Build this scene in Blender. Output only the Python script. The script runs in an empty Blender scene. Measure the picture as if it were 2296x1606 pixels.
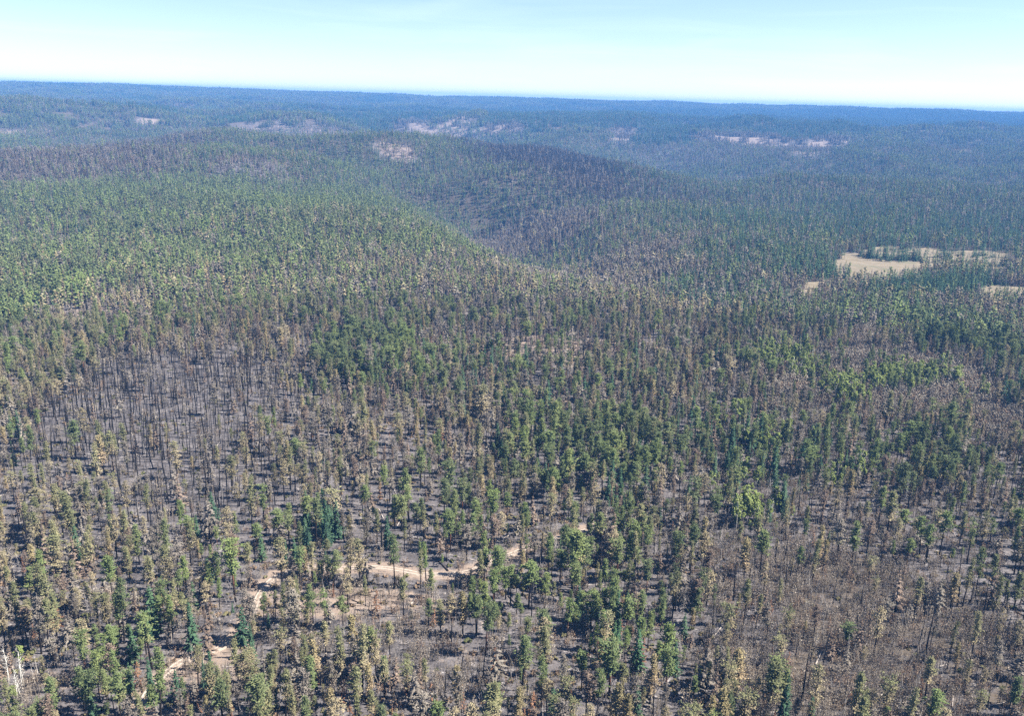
import bpy, math, random
import numpy as np
from mathutils import Matrix, Vector

# ------------------------------------------------------------------ camera, sky, sun, exposure
SC = bpy.context.scene
COL = SC.collection
W_PX, H_PX, F_PX = 1024.0, 717.0, 887.0
CAM_Z = 180.0
PITCH, ROLL = math.radians(16.35), math.radians(1.65)
SUN_AZ, SUN_EL = math.radians(92.0), math.radians(47.0)     # azimuth measured from +Y towards +X

cam = bpy.data.objects.new('camera', bpy.data.cameras.new('camera'))
COL.objects.link(cam)
cam.data.sensor_width = 36.0
cam.data.lens = 36.0 * F_PX / W_PX
cam.data.clip_start, cam.data.clip_end = 1.0, 40000.0
CAM_M = Matrix.Rotation(math.radians(90) - PITCH, 4, 'X') @ Matrix.Rotation(ROLL, 4, 'Z')
CAM_M.translation = (0, 0, CAM_Z)
cam.matrix_world = CAM_M
SC.camera = cam

world = bpy.data.worlds.new('World'); SC.world = world
world.use_nodes = True
wn = world.node_tree.nodes
sky = wn.new('ShaderNodeTexSky')
sky.sky_type = 'NISHITA'; sky.sun_disc = False
sky.sun_elevation = SUN_EL; sky.sun_rotation = SUN_AZ
sky.altitude = 2500; sky.air_density = 1.0; sky.dust_density = 0.6; sky.ozone_density = 1.5
wl = world.node_tree.links
ctc = wn.new('ShaderNodeTexCoord'); cmp_ = wn.new('ShaderNodeMapping'); cmp_.inputs['Scale'].default_value = (2.0, 2.0, 22.0)
cno = wn.new('ShaderNodeTexNoise'); cno.inputs['Scale'].default_value = 2.2; cno.inputs['Detail'].default_value = 7; cno.inputs['Distortion'].default_value = 0.6
crp = wn.new('ShaderNodeMapRange'); crp.inputs[1].default_value = .5; crp.inputs[2].default_value = .85; crp.inputs[4].default_value = .07
cmx = wn.new('ShaderNodeMix'); cmx.data_type = 'RGBA'; cmx.inputs[7].default_value = (13.5, 14.0, 14.4, 1)   # thin high cloud everywhere in the sky
wl.new(ctc.outputs['Generated'], cmp_.inputs[0]); wl.new(cmp_.outputs[0], cno.inputs['Vector']); wl.new(cno.outputs[0], crp.inputs[0])
wl.new(crp.outputs[0], cmx.inputs[0]); wl.new(sky.outputs[0], cmx.inputs[6]); wl.new(cmx.outputs[2], wn['Background'].inputs[0])
wn['Background'].inputs[1].default_value = 0.056

sun = bpy.data.objects.new('sun', bpy.data.lights.new('sun', 'SUN'))
COL.objects.link(sun)
sun.data.energy = 5.0; sun.data.angle = math.radians(0.55); sun.data.color = (1.0, 0.94, 0.84)
sd = Vector((math.sin(SUN_AZ) * math.cos(SUN_EL), math.cos(SUN_AZ) * math.cos(SUN_EL), math.sin(SUN_EL)))
sun.rotation_euler = sd.to_track_quat('Z', 'Y').to_euler()
sun.location = (0, 0, 400)

SC.view_settings.view_transform = 'Standard'
SC.view_settings.look = 'None'
SC.view_settings.gamma = 1.0
SC.view_settings.use_curve_mapping = False
SC.view_settings.exposure = 1.68
SC.cycles.use_denoising = False
SC.cycles.max_bounces = 4
SC.cycles.diffuse_bounces = 1
SC.cycles.glossy_bounces = 1
SC.cycles.transmission_bounces = 1
SC.cycles.volume_bounces = 0
SC.cycles.transparent_max_bounces = 2
SC.cycles.sample_clamp_indirect = 4.0

# ------------------------------------------------------------------ small numeric helpers
rs = np.random.RandomState(11)

def _hash(ix, iy, s):
    n = (ix.astype(np.int64) * 374761393 + iy.astype(np.int64) * 668265263 + s * 974711) & 0x7fffffff
    n = ((n ^ (n >> 13)) * 1274126177) & 0x7fffffff
    return ((n ^ (n >> 16)) & 0xffff) / 65535.0

def vnoise(x, y, s=0):
    ix, iy = np.floor(x), np.floor(y)
    fx, fy = x - ix, y - iy
    fx, fy = fx * fx * (3 - 2 * fx), fy * fy * (3 - 2 * fy)
    a, b = _hash(ix, iy, s), _hash(ix + 1, iy, s)
    c, d = _hash(ix, iy + 1, s), _hash(ix + 1, iy + 1, s)
    return (a + (b - a) * fx) * (1 - fy) + (c + (d - c) * fx) * fy - 0.5

def fbm(x, y, s=0, o=4):
    r, a = 0, 1.0
    for k in range(o):
        r = r + a * vnoise(x * 2 ** k + 13.7 * k, y * 2 ** k - 7.1 * k, s + k)
        a *= 0.5
    return r

def sst(a, b, t):
    t = np.clip((t - a) / (b - a), 0, 1)
    return t * t * (3 - 2 * t)

def seg_dist(x, y, pts):
    """distance to a polyline and the interpolated third value of its points"""
    best = np.full(np.shape(x), 1e9); val = np.zeros(np.shape(x))
    for (x0, y0, z0), (x1, y1, z1) in zip(pts[:-1], pts[1:]):
        dx, dy = x1 - x0, y1 - y0
        t = np.clip(((x - x0) * dx + (y - y0) * dy) / (dx * dx + dy * dy), 0, 1)
        d = np.hypot(x - x0 - t * dx, y - y0 - t * dy)
        m = d < best
        best = np.where(m, d, best); val = np.where(m, z0 + t * (z1 - z0), val)
    return best, val

# ------------------------------------------------------------------ the lie of the land
RAVINE = [(150, 820, 6), (85, 980, 32), (20, 1250, 72), (-60, 1650, 80), (-330, 2000, 42), (-800, 2150, 12)]
CANYON = [(1100, 2250, 20), (500, 2500, 58), (150, 2900, 66), (-300, 3500, 50), (-900, 4300, 35)]
SPUR = [(-1700, 1500, 14), (-800, 1350, 12), (-300, 1260, 15), (-80, 1130, 12), (40, 960, 5)]
RIDGE_B = [(-2600, 2450, 26), (-1200, 2300, 34), (-520, 2250, 46), (-120, 2330, 54), (60, 2450, 34), (200, 2500, 10)]
RIDGE_C = [(-3600, 3300, 62), (-1900, 3450, 58), (-900, 3650, 40), (-300, 3900, 24)]
RIDGE_D = [(250, 4300, 20), (900, 4000, 46), (1900, 3800, 52), (3000, 3600, 52)]
KNOLL = [(-1000, 1750, 26), (-620, 1820, 30), (-380, 1900, 14)]

def ground_h(x, y):
    x = np.asarray(x, float); y = np.asarray(y, float)
    r = np.hypot(x, y)
    h = 8.0 * sst(1500, 2300, r) + 34 * sst(2500, 3500, r + 0.25 * x) + 38 * sst(3400, 5200, r)
    h = h + 12 * sst(5200, 7500, r) * (1 - sst(-2500, -500, x)) + 8 * sst(5000, 6500, r) + 78 * sst(5400, 8000, r)
    d, v = seg_dist(x, y, SPUR); h = h + v * np.exp(-(d / 190) ** 2)
    d, v = seg_dist(x, y, RIDGE_B); h = h + v * np.exp(-(d / 380) ** 2)
    d, v = seg_dist(x, y, RIDGE_C); h = h + v * np.exp(-(d / 330) ** 2)
    d, v = seg_dist(x, y, RIDGE_D); h = h + v * np.exp(-(d / 420) ** 2)
    d, v = seg_dist(x, y, KNOLL); h = h + v * np.exp(-(d / 190) ** 2)
    d, v = seg_dist(x, y, RAVINE); h = h - v * np.exp(-(d / 120) ** 2)
    d, v = seg_dist(x, y, CANYON); h = h - v * np.exp(-(d / 260) ** 2)
    h = h + (3.5 + 5 * sst(300, 900, r)) * fbm(x / 170, y / 170, 3, 3) * (1 - 0.8 * np.exp(-((x - 480) / 260) ** 2 - ((y - 1010) / 190) ** 2))
    h = h + 30 * sst(1300, 3200, r) * (1 - .6 * sst(6000, 8000, r)) * fbm(x / 620, y / 620, 9, 3)
    g = 1 - np.abs(2 * fbm(x / 420, y / 520, 33, 2))
    h = h + 50 * sst(1350, 2300, r) * (g - .6) * (1 - .85 * sst(4500, 7500, r))
    h = h - 60 * sst(8300, 9600, r)
    h = h + 0.5 * fbm(x / 22, y / 22, 21, 2) * (1 - sst(600, 900, r))
    return h

CR = np.array(CAM_M.to_3x3())

def ray_dir(u, v):
    d = np.array([(u - W_PX / 2) / F_PX, -(v - H_PX / 2) / F_PX, -1.0])
    d = CR @ d
    return d / np.linalg.norm(d)

TS = np.concatenate([np.linspace(150, 1500, 1500), np.linspace(1502, 9000, 2500)])

def at(u, v):
    """where the sight line through a point of the photograph meets the land (used once, to survey landmarks)"""
    d = ray_dir(u, v)
    px, py, pz = d[0] * TS, d[1] * TS, CAM_Z + d[2] * TS
    below = pz < ground_h(px, py)
    i = int(np.argmax(below)) if below.any() else len(TS) - 1
    return np.array([px[i], py[i]])

K = 1024.0 / 2296.0
def at2(u, v):
    return at(u * K, v * K)

def project(x, y, z):
    p = np.stack([x, y, z - CAM_Z], -1) @ CR
    return W_PX / 2 + F_PX * p[..., 0] / -p[..., 2], H_PX / 2 - F_PX * p[..., 1] / -p[..., 2]

# ------------------------------------------------------------------ materials
def mat(name):
    m = bpy.data.materials.new(name); m.use_nodes = True
    nt = m.node_tree
    b = nt.nodes['Principled BSDF']
    b.inputs['Roughness'].default_value = 0.95
    b.inputs['Specular IOR Level'].default_value = 0.1
    return m, nt, b

def add(nt, t, **k):
    n = nt.nodes.new(t)
    for a, v in k.items(): setattr(n, a, v)
    return n

def ramp(nt, fac, stops):
    r = add(nt, 'ShaderNodeValToRGB')
    e = r.color_ramp.elements
    while len(e) < len(stops): e.new(0.5)
    for i, (p, c) in enumerate(stops):
        e[i].position = p; e[i].color = (*c, 1)
    nt.links.new(fac, r.inputs[0])
    return r.outputs[0]

def mixc(nt, fac, a, b, mode='MIX'):
    m = add(nt, 'ShaderNodeMix', data_type='RGBA', blend_type=mode)
    for s, v in ((0, fac), (6, a), (7, b)):
        if isinstance(v, bpy.types.NodeSocket): nt.links.new(v, m.inputs[s])
        elif s == 0: m.inputs[0].default_value = v
        else: m.inputs[s].default_value = (*v, 1)
    return m.outputs[2]

def math_(nt, op, a, b=None, clamp=False):
    m = add(nt, 'ShaderNodeMath', operation=op, use_clamp=clamp)
    for i, v in enumerate((a, b)):
        if v is None: continue
        if isinstance(v, bpy.types.NodeSocket): nt.links.new(v, m.inputs[i])
        else: m.inputs[i].default_value = v
    return m.outputs[0]

def foliage(name, stops, second=None, transl=0.14, fresh=None):
    """needle colour: varies from clump to clump (attribute tone) and from tree to tree (object random);
    second = colours of the needles where the attribute burn is high"""
    m, nt, b = mat(name)
    tone = add(nt, 'ShaderNodeAttribute', attribute_name='tone').outputs['Fac']
    oi = add(nt, 'ShaderNodeObjectInfo').outputs['Random']
    loc = add(nt, 'ShaderNodeObjectInfo').outputs['Location']
    pn = add(nt, 'ShaderNodeTexNoise'); pn.inputs['Scale'].default_value = 0.022; pn.inputs['Detail'].default_value = 3
    nt.links.new(loc, pn.inputs['Vector'])
    pt = add(nt, 'ShaderNodeMapRange'); pt.inputs[1].default_value = .34; pt.inputs[2].default_value = .66
    nt.links.new(pn.outputs[0], pt.inputs[0])
    f = math_(nt, 'ADD', math_(nt, 'MULTIPLY', tone, 0.42), math_(nt, 'ADD', math_(nt, 'MULTIPLY', oi, 0.30), math_(nt, 'MULTIPLY', pt.outputs[0], .28)))
    c = ramp(nt, f, stops)
    if fresh: c = mixc(nt, math_(nt, 'MULTIPLY', pt.outputs[0], math_(nt, 'ADD', math_(nt, 'MULTIPLY', oi, .7), .3)), c, fresh)
    if second:
        burn = add(nt, 'ShaderNodeAttribute', attribute_name='burn').outputs['Fac']
        k = math_(nt, 'ADD', burn, math_(nt, 'MULTIPLY', math_(nt, 'SUBTRACT', oi, 0.5), 0.5), True)
        c = mixc(nt, k, c, ramp(nt, f, second))
    nt.links.new(c, b.inputs['Base Color'])
    t = add(nt, 'ShaderNodeBsdfTranslucent'); nt.links.new(c, t.inputs[0])
    mx = add(nt, 'ShaderNodeMixShader'); mx.inputs[0].default_value = transl
    nt.links.new(b.outputs[0], mx.inputs[1]); nt.links.new(t.outputs[0], mx.inputs[2])
    nt.links.new(mx.outputs[0], nt.nodes['Material Output'].inputs[0])
    return m

def bark(name, low, high, z0=0.3, z1=0.8, scale=1.2):
    m, nt, b = mat(name)
    n = add(nt, 'ShaderNodeTexNoise'); n.inputs['Scale'].default_value = scale; n.inputs['Detail'].default_value = 4
    tc = add(nt, 'ShaderNodeTexCoord'); nt.links.new(tc.outputs['Object'], n.inputs['Vector'])
    rel = add(nt, 'ShaderNodeAttribute', attribute_name='tone').outputs['Fac']
    k = math_(nt, 'ADD', rel, math_(nt, 'MULTIPLY', math_(nt, 'SUBTRACT', n.outputs[0], 0.5), 1.1))
    mr = add(nt, 'ShaderNodeMapRange'); mr.inputs[1].default_value = z0; mr.inputs[2].default_value = z1
    nt.links.new(k, mr.inputs[0])
    nt.links.new(mixc(nt, mr.outputs[0], low, high), b.inputs['Base Color'])
    return m

M = {}
M['pine'] = foliage('green_pine_needles', [(0.1, (.056, .074, .040)), (0.5, (.122, .145, .072)), (0.9, (.205, .218, .115))],
                    [(0.2, (.12, .11, .06)), (0.8, (.24, .20, .11))], fresh=(.150, .215, .055))
M['scorch'] = foliage('scorched_pine_needles', [(0.1, (.082, .092, .046)), (0.5, (.165, .170, .084)), (0.9, (.25, .24, .125))],
                      [(0.1, (.145, .122, .076)), (0.5, (.265, .222, .138)), (0.9, (.40, .335, .215))])
M['gold'] = foliage('gold_scorched_needles', [(0.1, (.12, .105, .055)), (0.5, (.23, .195, .10)), (0.9, (.34, .28, .15))],
                    [(0.1, (.15, .112, .066)), (0.5, (.265, .20, .12)), (0.9, (.38, .295, .185))])
M['taupe'] = foliage('dead_taupe_needles', [(0.1, (.086, .075, .064)), (0.5, (.172, .150, .127)), (0.9, (.285, .250, .212))],
                     [(0.2, (.12, .11, .078)), (0.8, (.21, .195, .135))])
M['brown'] = foliage('dead_brown_needles', [(0.1, (.080, .060, .048)), (0.5, (.155, .116, .090)), (0.9, (.245, .185, .145))])
M['fir'] = foliage('dark_fir_needles', [(0.1, (.026, .054, .036)), (0.5, (.050, .092, .060)), (0.9, (.085, .138, .080))],
                   [(0.2, (.06, .08, .04)), (0.8, (.12, .14, .07))], fresh=(.07, .14, .06))
M['charshade'] = foliage('charred_shade_needles', [(0.1, (.016, .014, .014)), (0.6, (.040, .034, .031)), (0.9, (.085, .062, .048))], transl=0.05)  # charred crowns, near-black because the ravine's shade is put into their colour
M['rust'] = foliage('rust_needles', [(0.1, (.095, .050, .030)), (0.5, (.185, .098, .058)), (0.9, (.29, .165, .10))])
M['aspen'] = foliage('aspen_leaves', [(0.1, (.19, .235, .07)), (0.5, (.28, .335, .11)), (0.9, (.38, .43, .17))], transl=0.5)
M['shrub'] = foliage('shrub_leaves', [(0.1, (.06, .07, .03)), (0.5, (.12, .12, .055)), (0.9, (.21, .18, .09))],
                     [(0.1, (.10, .075, .05)), (0.9, (.22, .15, .10))])
M['twig'] = foliage('burnt_twigs', [(0.05, (.10, .085, .070)), (0.5, (.245, .205, .165)), (0.95, (.44, .38, .31))], transl=0.2)
M['rusttwig'] = foliage('rusty_twigs', [(0.05, (.12, .082, .058)), (0.5, (.25, .175, .125)), (0.95, (.38, .285, .205))], transl=0.25)
M['palebrush'] = foliage('leafless_aspen_twigs', [(0.05, (.15, .13, .105)), (0.5, (.27, .235, .19)), (0.95, (.40, .355, .29))], transl=0.25)
M['bark'] = bark('charred_pine_bark', (.016, .014, .014), (.075, .046, .034), 0.25, 0.9)
M['redbark'] = bark('orange_pine_bark', (.02, .017, .016), (.19, .085, .05), 0.15, 0.55)
M['char'] = bark('charcoal_bark', (.014, .013, .014), (.04, .036, .036), 0.4, 1.2)
M['silver'] = bark('weathered_silver_wood', (.13, .12, .112), (.37, .345, .33), 0.0, 0.8)
M['white'] = bark('aspen_bark', (.20, .18, .15), (.62, .60, .55), -0.1, 0.3, 2.5)
M['log'] = bark('charred_log_bark', (.015, .014, .014), (.06, .05, .046), 0.3, 1.0)
M['palelog'] = bark('pale_log_wood', (.15, .125, .11), (.45, .40, .36), 0.1, 0.8)

def ground_material():
    m, nt, b = mat('burnt_forest_floor')
    geo = add(nt, 'ShaderNodeNewGeometry').outputs['Position']
    def noise(scale, detail=6, rough=0.6, dist=0.0):
        n = add(nt, 'ShaderNodeTexNoise')
        n.inputs['Scale'].default_value = scale; n.inputs['Detail'].default_value = detail
        n.inputs['Roughness'].default_value = rough; n.inputs['Distortion'].default_value = dist
        nt.links.new(geo, n.inputs['Vector'])
        return n.outputs[0]
    n_big, n_mid, n_fine, n_speck = noise(0.028), noise(0.16, 8, 0.65, 0.6), noise(0.9, 6, 0.7), noise(0.33, 9, 0.75)
    ash = mixc(nt, ramp(nt, n_mid, [(0.3, (0, 0, 0)), (0.72, (1, 1, 1))]), (.050, .045, .046), (.172, .156, .156))
    ash = mixc(nt, ramp(nt, n_speck, [(0.58, (0, 0, 0)), (0.66, (1, 1, 1))]), ash, (.33, .30, .285))
    ash = mixc(nt, ramp(nt, n_fine, [(0.36, (1, 1, 1)), (0.50, (0, 0, 0))]), ash, (.030, .027, .027))
    soil = mixc(nt, n_mid, (.15, .112, .090), (.30, .238, .192))
    soil = mixc(nt, ramp(nt, n_speck, [(0.30, (1, 1, 1)), (0.45, (0, 0, 0))]), soil, (.14, .10, .08))
    duff = mixc(nt, n_mid, (.045, .037, .030), (.125, .10, .075))
    a_soil = add(nt, 'ShaderNodeAttribute', attribute_name='soil').outputs['Fac']
    a_duff = add(nt, 'ShaderNodeAttribute', attribute_name='duff').outputs['Fac']
    def soft(a, n, w=1.4):
        mr = add(nt, 'ShaderNodeMapRange'); mr.inputs[1].default_value = 0.38; mr.inputs[2].default_value = 0.62
        nt.links.new(math_(nt, 'ADD', a, math_(nt, 'MULTIPLY', math_(nt, 'SUBTRACT', n, 0.5), w)), mr.inputs[0])
        return mr.outputs[0]
    c = mixc(nt, soft(a_duff, n_mid), ash, duff)
    c = mixc(nt, soft(a_soil, n_speck), c, soil)
    c = mixc(nt, ramp(nt, n_big, [(0.35, (.85, .85, .85)), (0.7, (1.12, 1.1, 1.1))]), c, c)
    nt.links.new(c, b.inputs['Base Color'])
    bp = add(nt, 'ShaderNodeBump'); bp.inputs['Strength'].default_value = 0.6; bp.inputs['Distance'].default_value = 0.6
    nt.links.new(n_speck, bp.inputs['Height']); nt.links.new(bp.outputs[0], b.inputs['Normal'])
    return m

def sheet_material(name, lo, hi, scale, spot=None):
    m, nt, b = mat(name)
    geo = add(nt, 'ShaderNodeNewGeometry').outputs['Position']
    n = add(nt, 'ShaderNodeTexNoise'); n.inputs['Scale'].default_value = scale; n.inputs['Detail'].default_value = 8
    n.inputs['Roughness'].default_value = 0.65
    nt.links.new(geo, n.inputs['Vector'])
    c = mixc(nt, ramp(nt, n.outputs[0], [(0.3, (0, 0, 0)), (0.7, (1, 1, 1))]), lo, hi)
    if spot:
        n2 = add(nt, 'ShaderNodeTexNoise'); n2.inputs['Scale'].default_value = scale * 0.35; n2.inputs['Detail'].default_value = 7
        nt.links.new(geo, n2.inputs['Vector'])
        c = mixc(nt, ramp(nt, n2.outputs[0], [(0.58, (0, 0, 0)), (0.66, (1, 1, 1))]), c, spot)
    nt.links.new(c, b.inputs['Base Color'])
    bp = add(nt, 'ShaderNodeBump'); bp.inputs['Strength'].default_value = 0.4; bp.inputs['Distance'].default_value = 0.2
    nt.links.new(n.outputs[0], bp.inputs['Height']); nt.links.new(bp.outputs[0], b.inputs['Normal'])
    return m

M['ground'] = ground_material()
M['track'] = sheet_material('pale_dirt', (.17, .132, .105), (.33, .265, .215), 0.5, (.14, .108, .088))
M['rut'] = sheet_material('packed_wheel_rut', (.27, .222, .182), (.46, .395, .335), 0.8)
M['meadow'] = sheet_material('dry_meadow_grass', (.13, .108, .074), (.215, .178, .125), 0.07, (.135, .125, .08))

# ------------------------------------------------------------------ mesh helpers
def new_mesh(name, parts, smooth=False):
    """parts: list of (verts Nx3, faces list/array, material, tone per vertex, burn per vertex)"""
    V, F, T, B, MI, mats = [], [], [], [], [], []
    off = 0
    for v, f, m, t, b in parts:
        if len(v) == 0: continue
        if m not in mats: mats.append(m)
        V.append(np.asarray(v, float)); T.append(t); B.append(b)
        F.extend([tuple(int(i) + off for i in q) for q in f])
        MI.extend([mats.index(m)] * len(f))
        off += len(v)
    me = bpy.data.meshes.new(name)
    me.from_pydata(np.concatenate(V).tolist(), [], F)
    for m in mats: me.materials.append(m)
    me.polygons.foreach_set('material_index', MI)
    if smooth: me.polygons.foreach_set('use_smooth', [True] * len(F))
    for nm, a in (('tone', T), ('burn', B)):
        at_ = me.attributes.new(nm, 'FLOAT', 'POINT')
        at_.data.foreach_set('value', np.concatenate(a).astype(np.float32))
    me.update()
    return me

class Geo:
    def __init__(s): s.v, s.f, s.t, s.b, s.n = [], [], [], [], 0
    def put(s, v, f, t, b=0.0):
        v = np.asarray(v, float)
        s.v.append(v); s.f.extend([tuple(i + s.n for i in q) for q in f])
        s.t.append(np.broadcast_to(np.asarray(t, float), (len(v),)).copy())
        s.b.append(np.broadcast_to(np.asarray(b, float), (len(v),)).copy())
        s.n += len(v)
    def part(s, m):
        if not s.v: return (np.zeros((0, 3)), [], m, np.zeros(0), np.zeros(0))
        return (np.concatenate(s.v), s.f, m, np.concatenate(s.t), np.concatenate(s.b))

OCT = [(0, 2, 4), (2, 1, 4), (1, 3, 4), (3, 0, 4), (2, 0, 5), (1, 2, 5), (3, 1, 5), (0, 3, 5)]

def clump(g, c, d, l, w, h, r, burn):
    """a tuft of needles: a small ragged flattened lump pointing along d"""
    d = np.asarray(d, float); d /= np.linalg.norm(d)
    s = np.cross(d, (0, 0, 1.0)); s /= (np.linalg.norm(s) + 1e-6)
    u = np.cross(s, d)
    V = np.array([d * l, -d * l, s * w, -s * w, u * h, -u * h * 0.7]) * (0.7 + 0.6 * r.rand(6, 1))
    V += np.asarray(c) + (r.rand(6, 3) - .5) * 0.25 * l
    g.put(V, OCT, r.rand(), burn)

def blade(g, a, b, w, tone, r):
    """a thin twig or branch, three-sided"""
    a, b = np.asarray(a, float), np.asarray(b, float)
    d = b - a; L = np.linalg.norm(d) + 1e-6; d = d / L
    s = np.cross(d, (0.31, 0.12, 0.94)); s /= (np.linalg.norm(s) + 1e-6); u = np.cross(s, d)
    V = [a + s * w, a - s * w * .5 + u * w * .87, a - s * w * .5 - u * w * .87, b]
    g.put(V, [(0, 1, 3), (1, 2, 3), (2, 0, 3)], tone)

def stem(g, pts, r0, r1, n=6, tone0=0.0, tone1=1.0, cap=True):
    pts = np.asarray(pts, float); k = len(pts)
    V, T, F = [], [], []
    for i, p in enumerate(pts):
        q = i / (k - 1)
        rad = r0 + (r1 - r0) * q
        for j in range(n):
            a = 2 * math.pi * j / n
            V.append(p + rad * np.array([math.cos(a), math.sin(a), 0])); T.append(tone0 + (tone1 - tone0) * q)
    for i in range(k - 1):
        for j in range(n):
            j2 = (j + 1) % n
            F.append((i * n + j, i * n + j2, (i + 1) * n + j2, (i + 1) * n + j))
    if cap: F.append(tuple((k - 1) * n + j for j in range(n)))
    g.put(V, F, T)

def bent(H, r, lean=0.02, k=5):
    a = r.rand() * 6.28; l = lean * H * r.rand()
    b = r.rand() * 6.28; c = 0.012 * H * r.rand()
    q = np.linspace(0, 1, k)
    return np.stack([l * q * math.cos(a) + c * np.sin(3.1 * q) * math.cos(b),
                     l * q * math.sin(a) + c * np.sin(3.1 * q) * math.sin(b), q * H], -1)

def along(pts, z):
    return np.array([np.interp(z, pts[:, 2], pts[:, 0]), np.interp(z, pts[:, 2], pts[:, 1]), z])

def pine_form(seed, H=20, base=0.42, wid=2.6, shape='round', nb=70, per=2, csize=0.80, burnline=None, low=False,
              crown_m='pine', trunk_m='bark', stubs=10, sparse=0.0):
    """long-needled pine: bare lower trunk, clumpy crown in tiers"""
    r = np.random.RandomState(seed)
    wid *= 1.22 if not low else 1.45
    pts = bent(H, r, 0.035, 3 if low else 6)
    tr, cr, st = Geo(), Geo(), Geo()
    pts[0, 2] = -0.6
    stem(tr, pts, 0.017 * H, 0.03, 4 if low else 7)
    z0 = base * H
    side = r.rand() * 6.28
    for i in range(nb):
        q = (i + r.rand()) / nb                      # 0 bottom of crown, 1 top
        q = q ** 0.92
        if r.rand() < sparse: continue
        z = z0 + q * (H - z0) * 1.0
        if shape == 'round': w = wid * math.sin(math.pi * min(1, 0.16 + 0.80 * q)) ** 0.7
        elif shape == 'cone': w = wid * (1.04 - q) ** 0.75 * min(1, 0.55 + 2.2 * q)
        elif shape == 'flat': w = wid * (0.45 + 0.6 * q) * (1 if q < .9 else .8)
        else: w = wid * 0.8 * math.sin(math.pi * min(1, 0.25 + 0.70 * q)) ** 0.5
        tier = 0.72 + 0.42 * math.sin(q * 21 + seed) * (0.5 + 0.5 * math.sin(i * 1.7))
        a = r.rand() * 6.28
        w *= tier * (0.75 + 0.45 * r.rand()) * (1 + 0.22 * math.cos(a - side))
        d = np.array([math.cos(a), math.sin(a), 0.10 + 0.25 * (q - .4)])
        c0 = along(pts, z)
        for k in range(per):
            f = (k + 0.55 + 0.45 * r.rand()) / per
            c = c0 + d * w * f
            c[2] += -0.06 * w * f * f + (r.rand() - .5) * 0.5
            sz = csize * (0.7 + 0.5 * r.rand()) * (0.8 if q > .9 else 1)
            b = 0.0
            if burnline is not None: b = float(np.clip((burnline - q) * 3.0 + 0.5 + (r.rand() - .5) * 0.9, 0, 1))
            m_ = 1.0 if low else .6
            clump(cr, c, d + (r.rand(3) - .5) * 0.7, sz * m_, sz * 0.75 * m_, sz * 0.5 * m_, r, b)
            if not low:
                for e in range(6):
                    k2 = .24 + .26 * r.rand()
                    clump(cr, c + (r.rand(3) - .5) * np.array([2.3, 2.3, 1.0]) * csize, d + (r.rand(3) - .5) * 1.2, sz * k2 * 1.25, sz * k2 * .6, sz * k2 * .5, r, b)
        if not low and i % 3 == 0:
            blade(st, c0, c0 + d * w * 0.8, 0.06, 0.3, r)
    if not low:
        for i in range(stubs):
            z = H * (0.16 + (base - 0.1) * r.rand()); a = r.rand() * 6.28; L = 0.5 + 1.6 * r.rand()
            c0 = along(pts, z)
            blade(st, c0, c0 + np.array([math.cos(a) * L, math.sin(a) * L, (r.rand() - .55) * 0.7]), 0.05, 0.3, r)
    clump(cr, along(pts, H - 0.1), (0.1, 0.05, 1), 0.6, 0.35, 0.35, r, 0.0)
    return [('trunk', tr.part(M[trunk_m])), ('crown', cr.part(M[crown_m])), ('branches', st.part(M[trunk_m]))]

def fir_form(seed, H=18, base=0.08, wid=2.4, nw=16, per=7, csize=0.8, low=False, crown_m='fir', trunk_m='bark', sparse=0.0, burnline=None):
    """spire-shaped conifer with drooping whorls reaching low"""
    r = np.random.RandomState(seed)
    wid *= 1.35 if not low else 1.55
    pts = bent(H, r, 0.025, 3 if low else 5); pts[0, 2] = -0.5
    tr, cr, st = Geo(), Geo(), Geo()
    stem(tr, pts, 0.013 * H, 0.02, 4 if low else 6)
    for i in range(nw):
        q = (i + 0.3 * r.rand()) / nw
        z = H * (base + (1 - base) * q)
        w = wid * (1 - q) ** 0.85 * (0.8 + 0.4 * r.rand()) + 0.15
        n = max(3, int(per * (1 - 0.55 * q)))
        a0 = r.rand() * 6.28
        for k in range(n):
            if r.rand() < sparse: continue
            a = a0 + 6.28 * (k + 0.5 * r.rand()) / n
            wr = w * (0.65 + 0.5 * r.rand())
            d = np.array([math.cos(a), math.sin(a), -0.28])
            c0 = along(pts, z)
            b = 0.0
            if burnline is not None: b = float(np.clip((burnline - q) * 3 + .5 + (r.rand() - .5) * .8, 0, 1))
            L = max(0.35, wr * 0.55)
            clump(cr, c0 + d * wr * 0.55, d + (r.rand(3) - .5) * 0.25, L, csize * (0.55 + 0.3 * (1 - q)), csize * 0.38, r, b)
            if not low:
                for e in range(2):
                    clump(cr, c0 + d * wr * (.7 + .4 * r.rand()) + (r.rand(3) - .5) * .7 * csize, d + (r.rand(3) - .5) * .9, L * .5, csize * .36, csize * .26, r, b)
    clump(cr, along(pts, H - 0.3), (0.03, 0.05, 1), 0.8, 0.22, 0.22, r, 0.0)
    if not low:
        for i in range(8):
            z = H * (0.03 + 0.3 * r.rand()); a = r.rand() * 6.28; L = 0.5 + 0.8 * r.rand(); c0 = along(pts, z)
            blade(st, c0, c0 + np.array([math.cos(a) * L, math.sin(a) * L, -0.25]), 0.04, 0.2, r)
    return [('trunk', tr.part(M[trunk_m])), ('crown', cr.part(M[crown_m])), ('branches', st.part(M[trunk_m]))]

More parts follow.
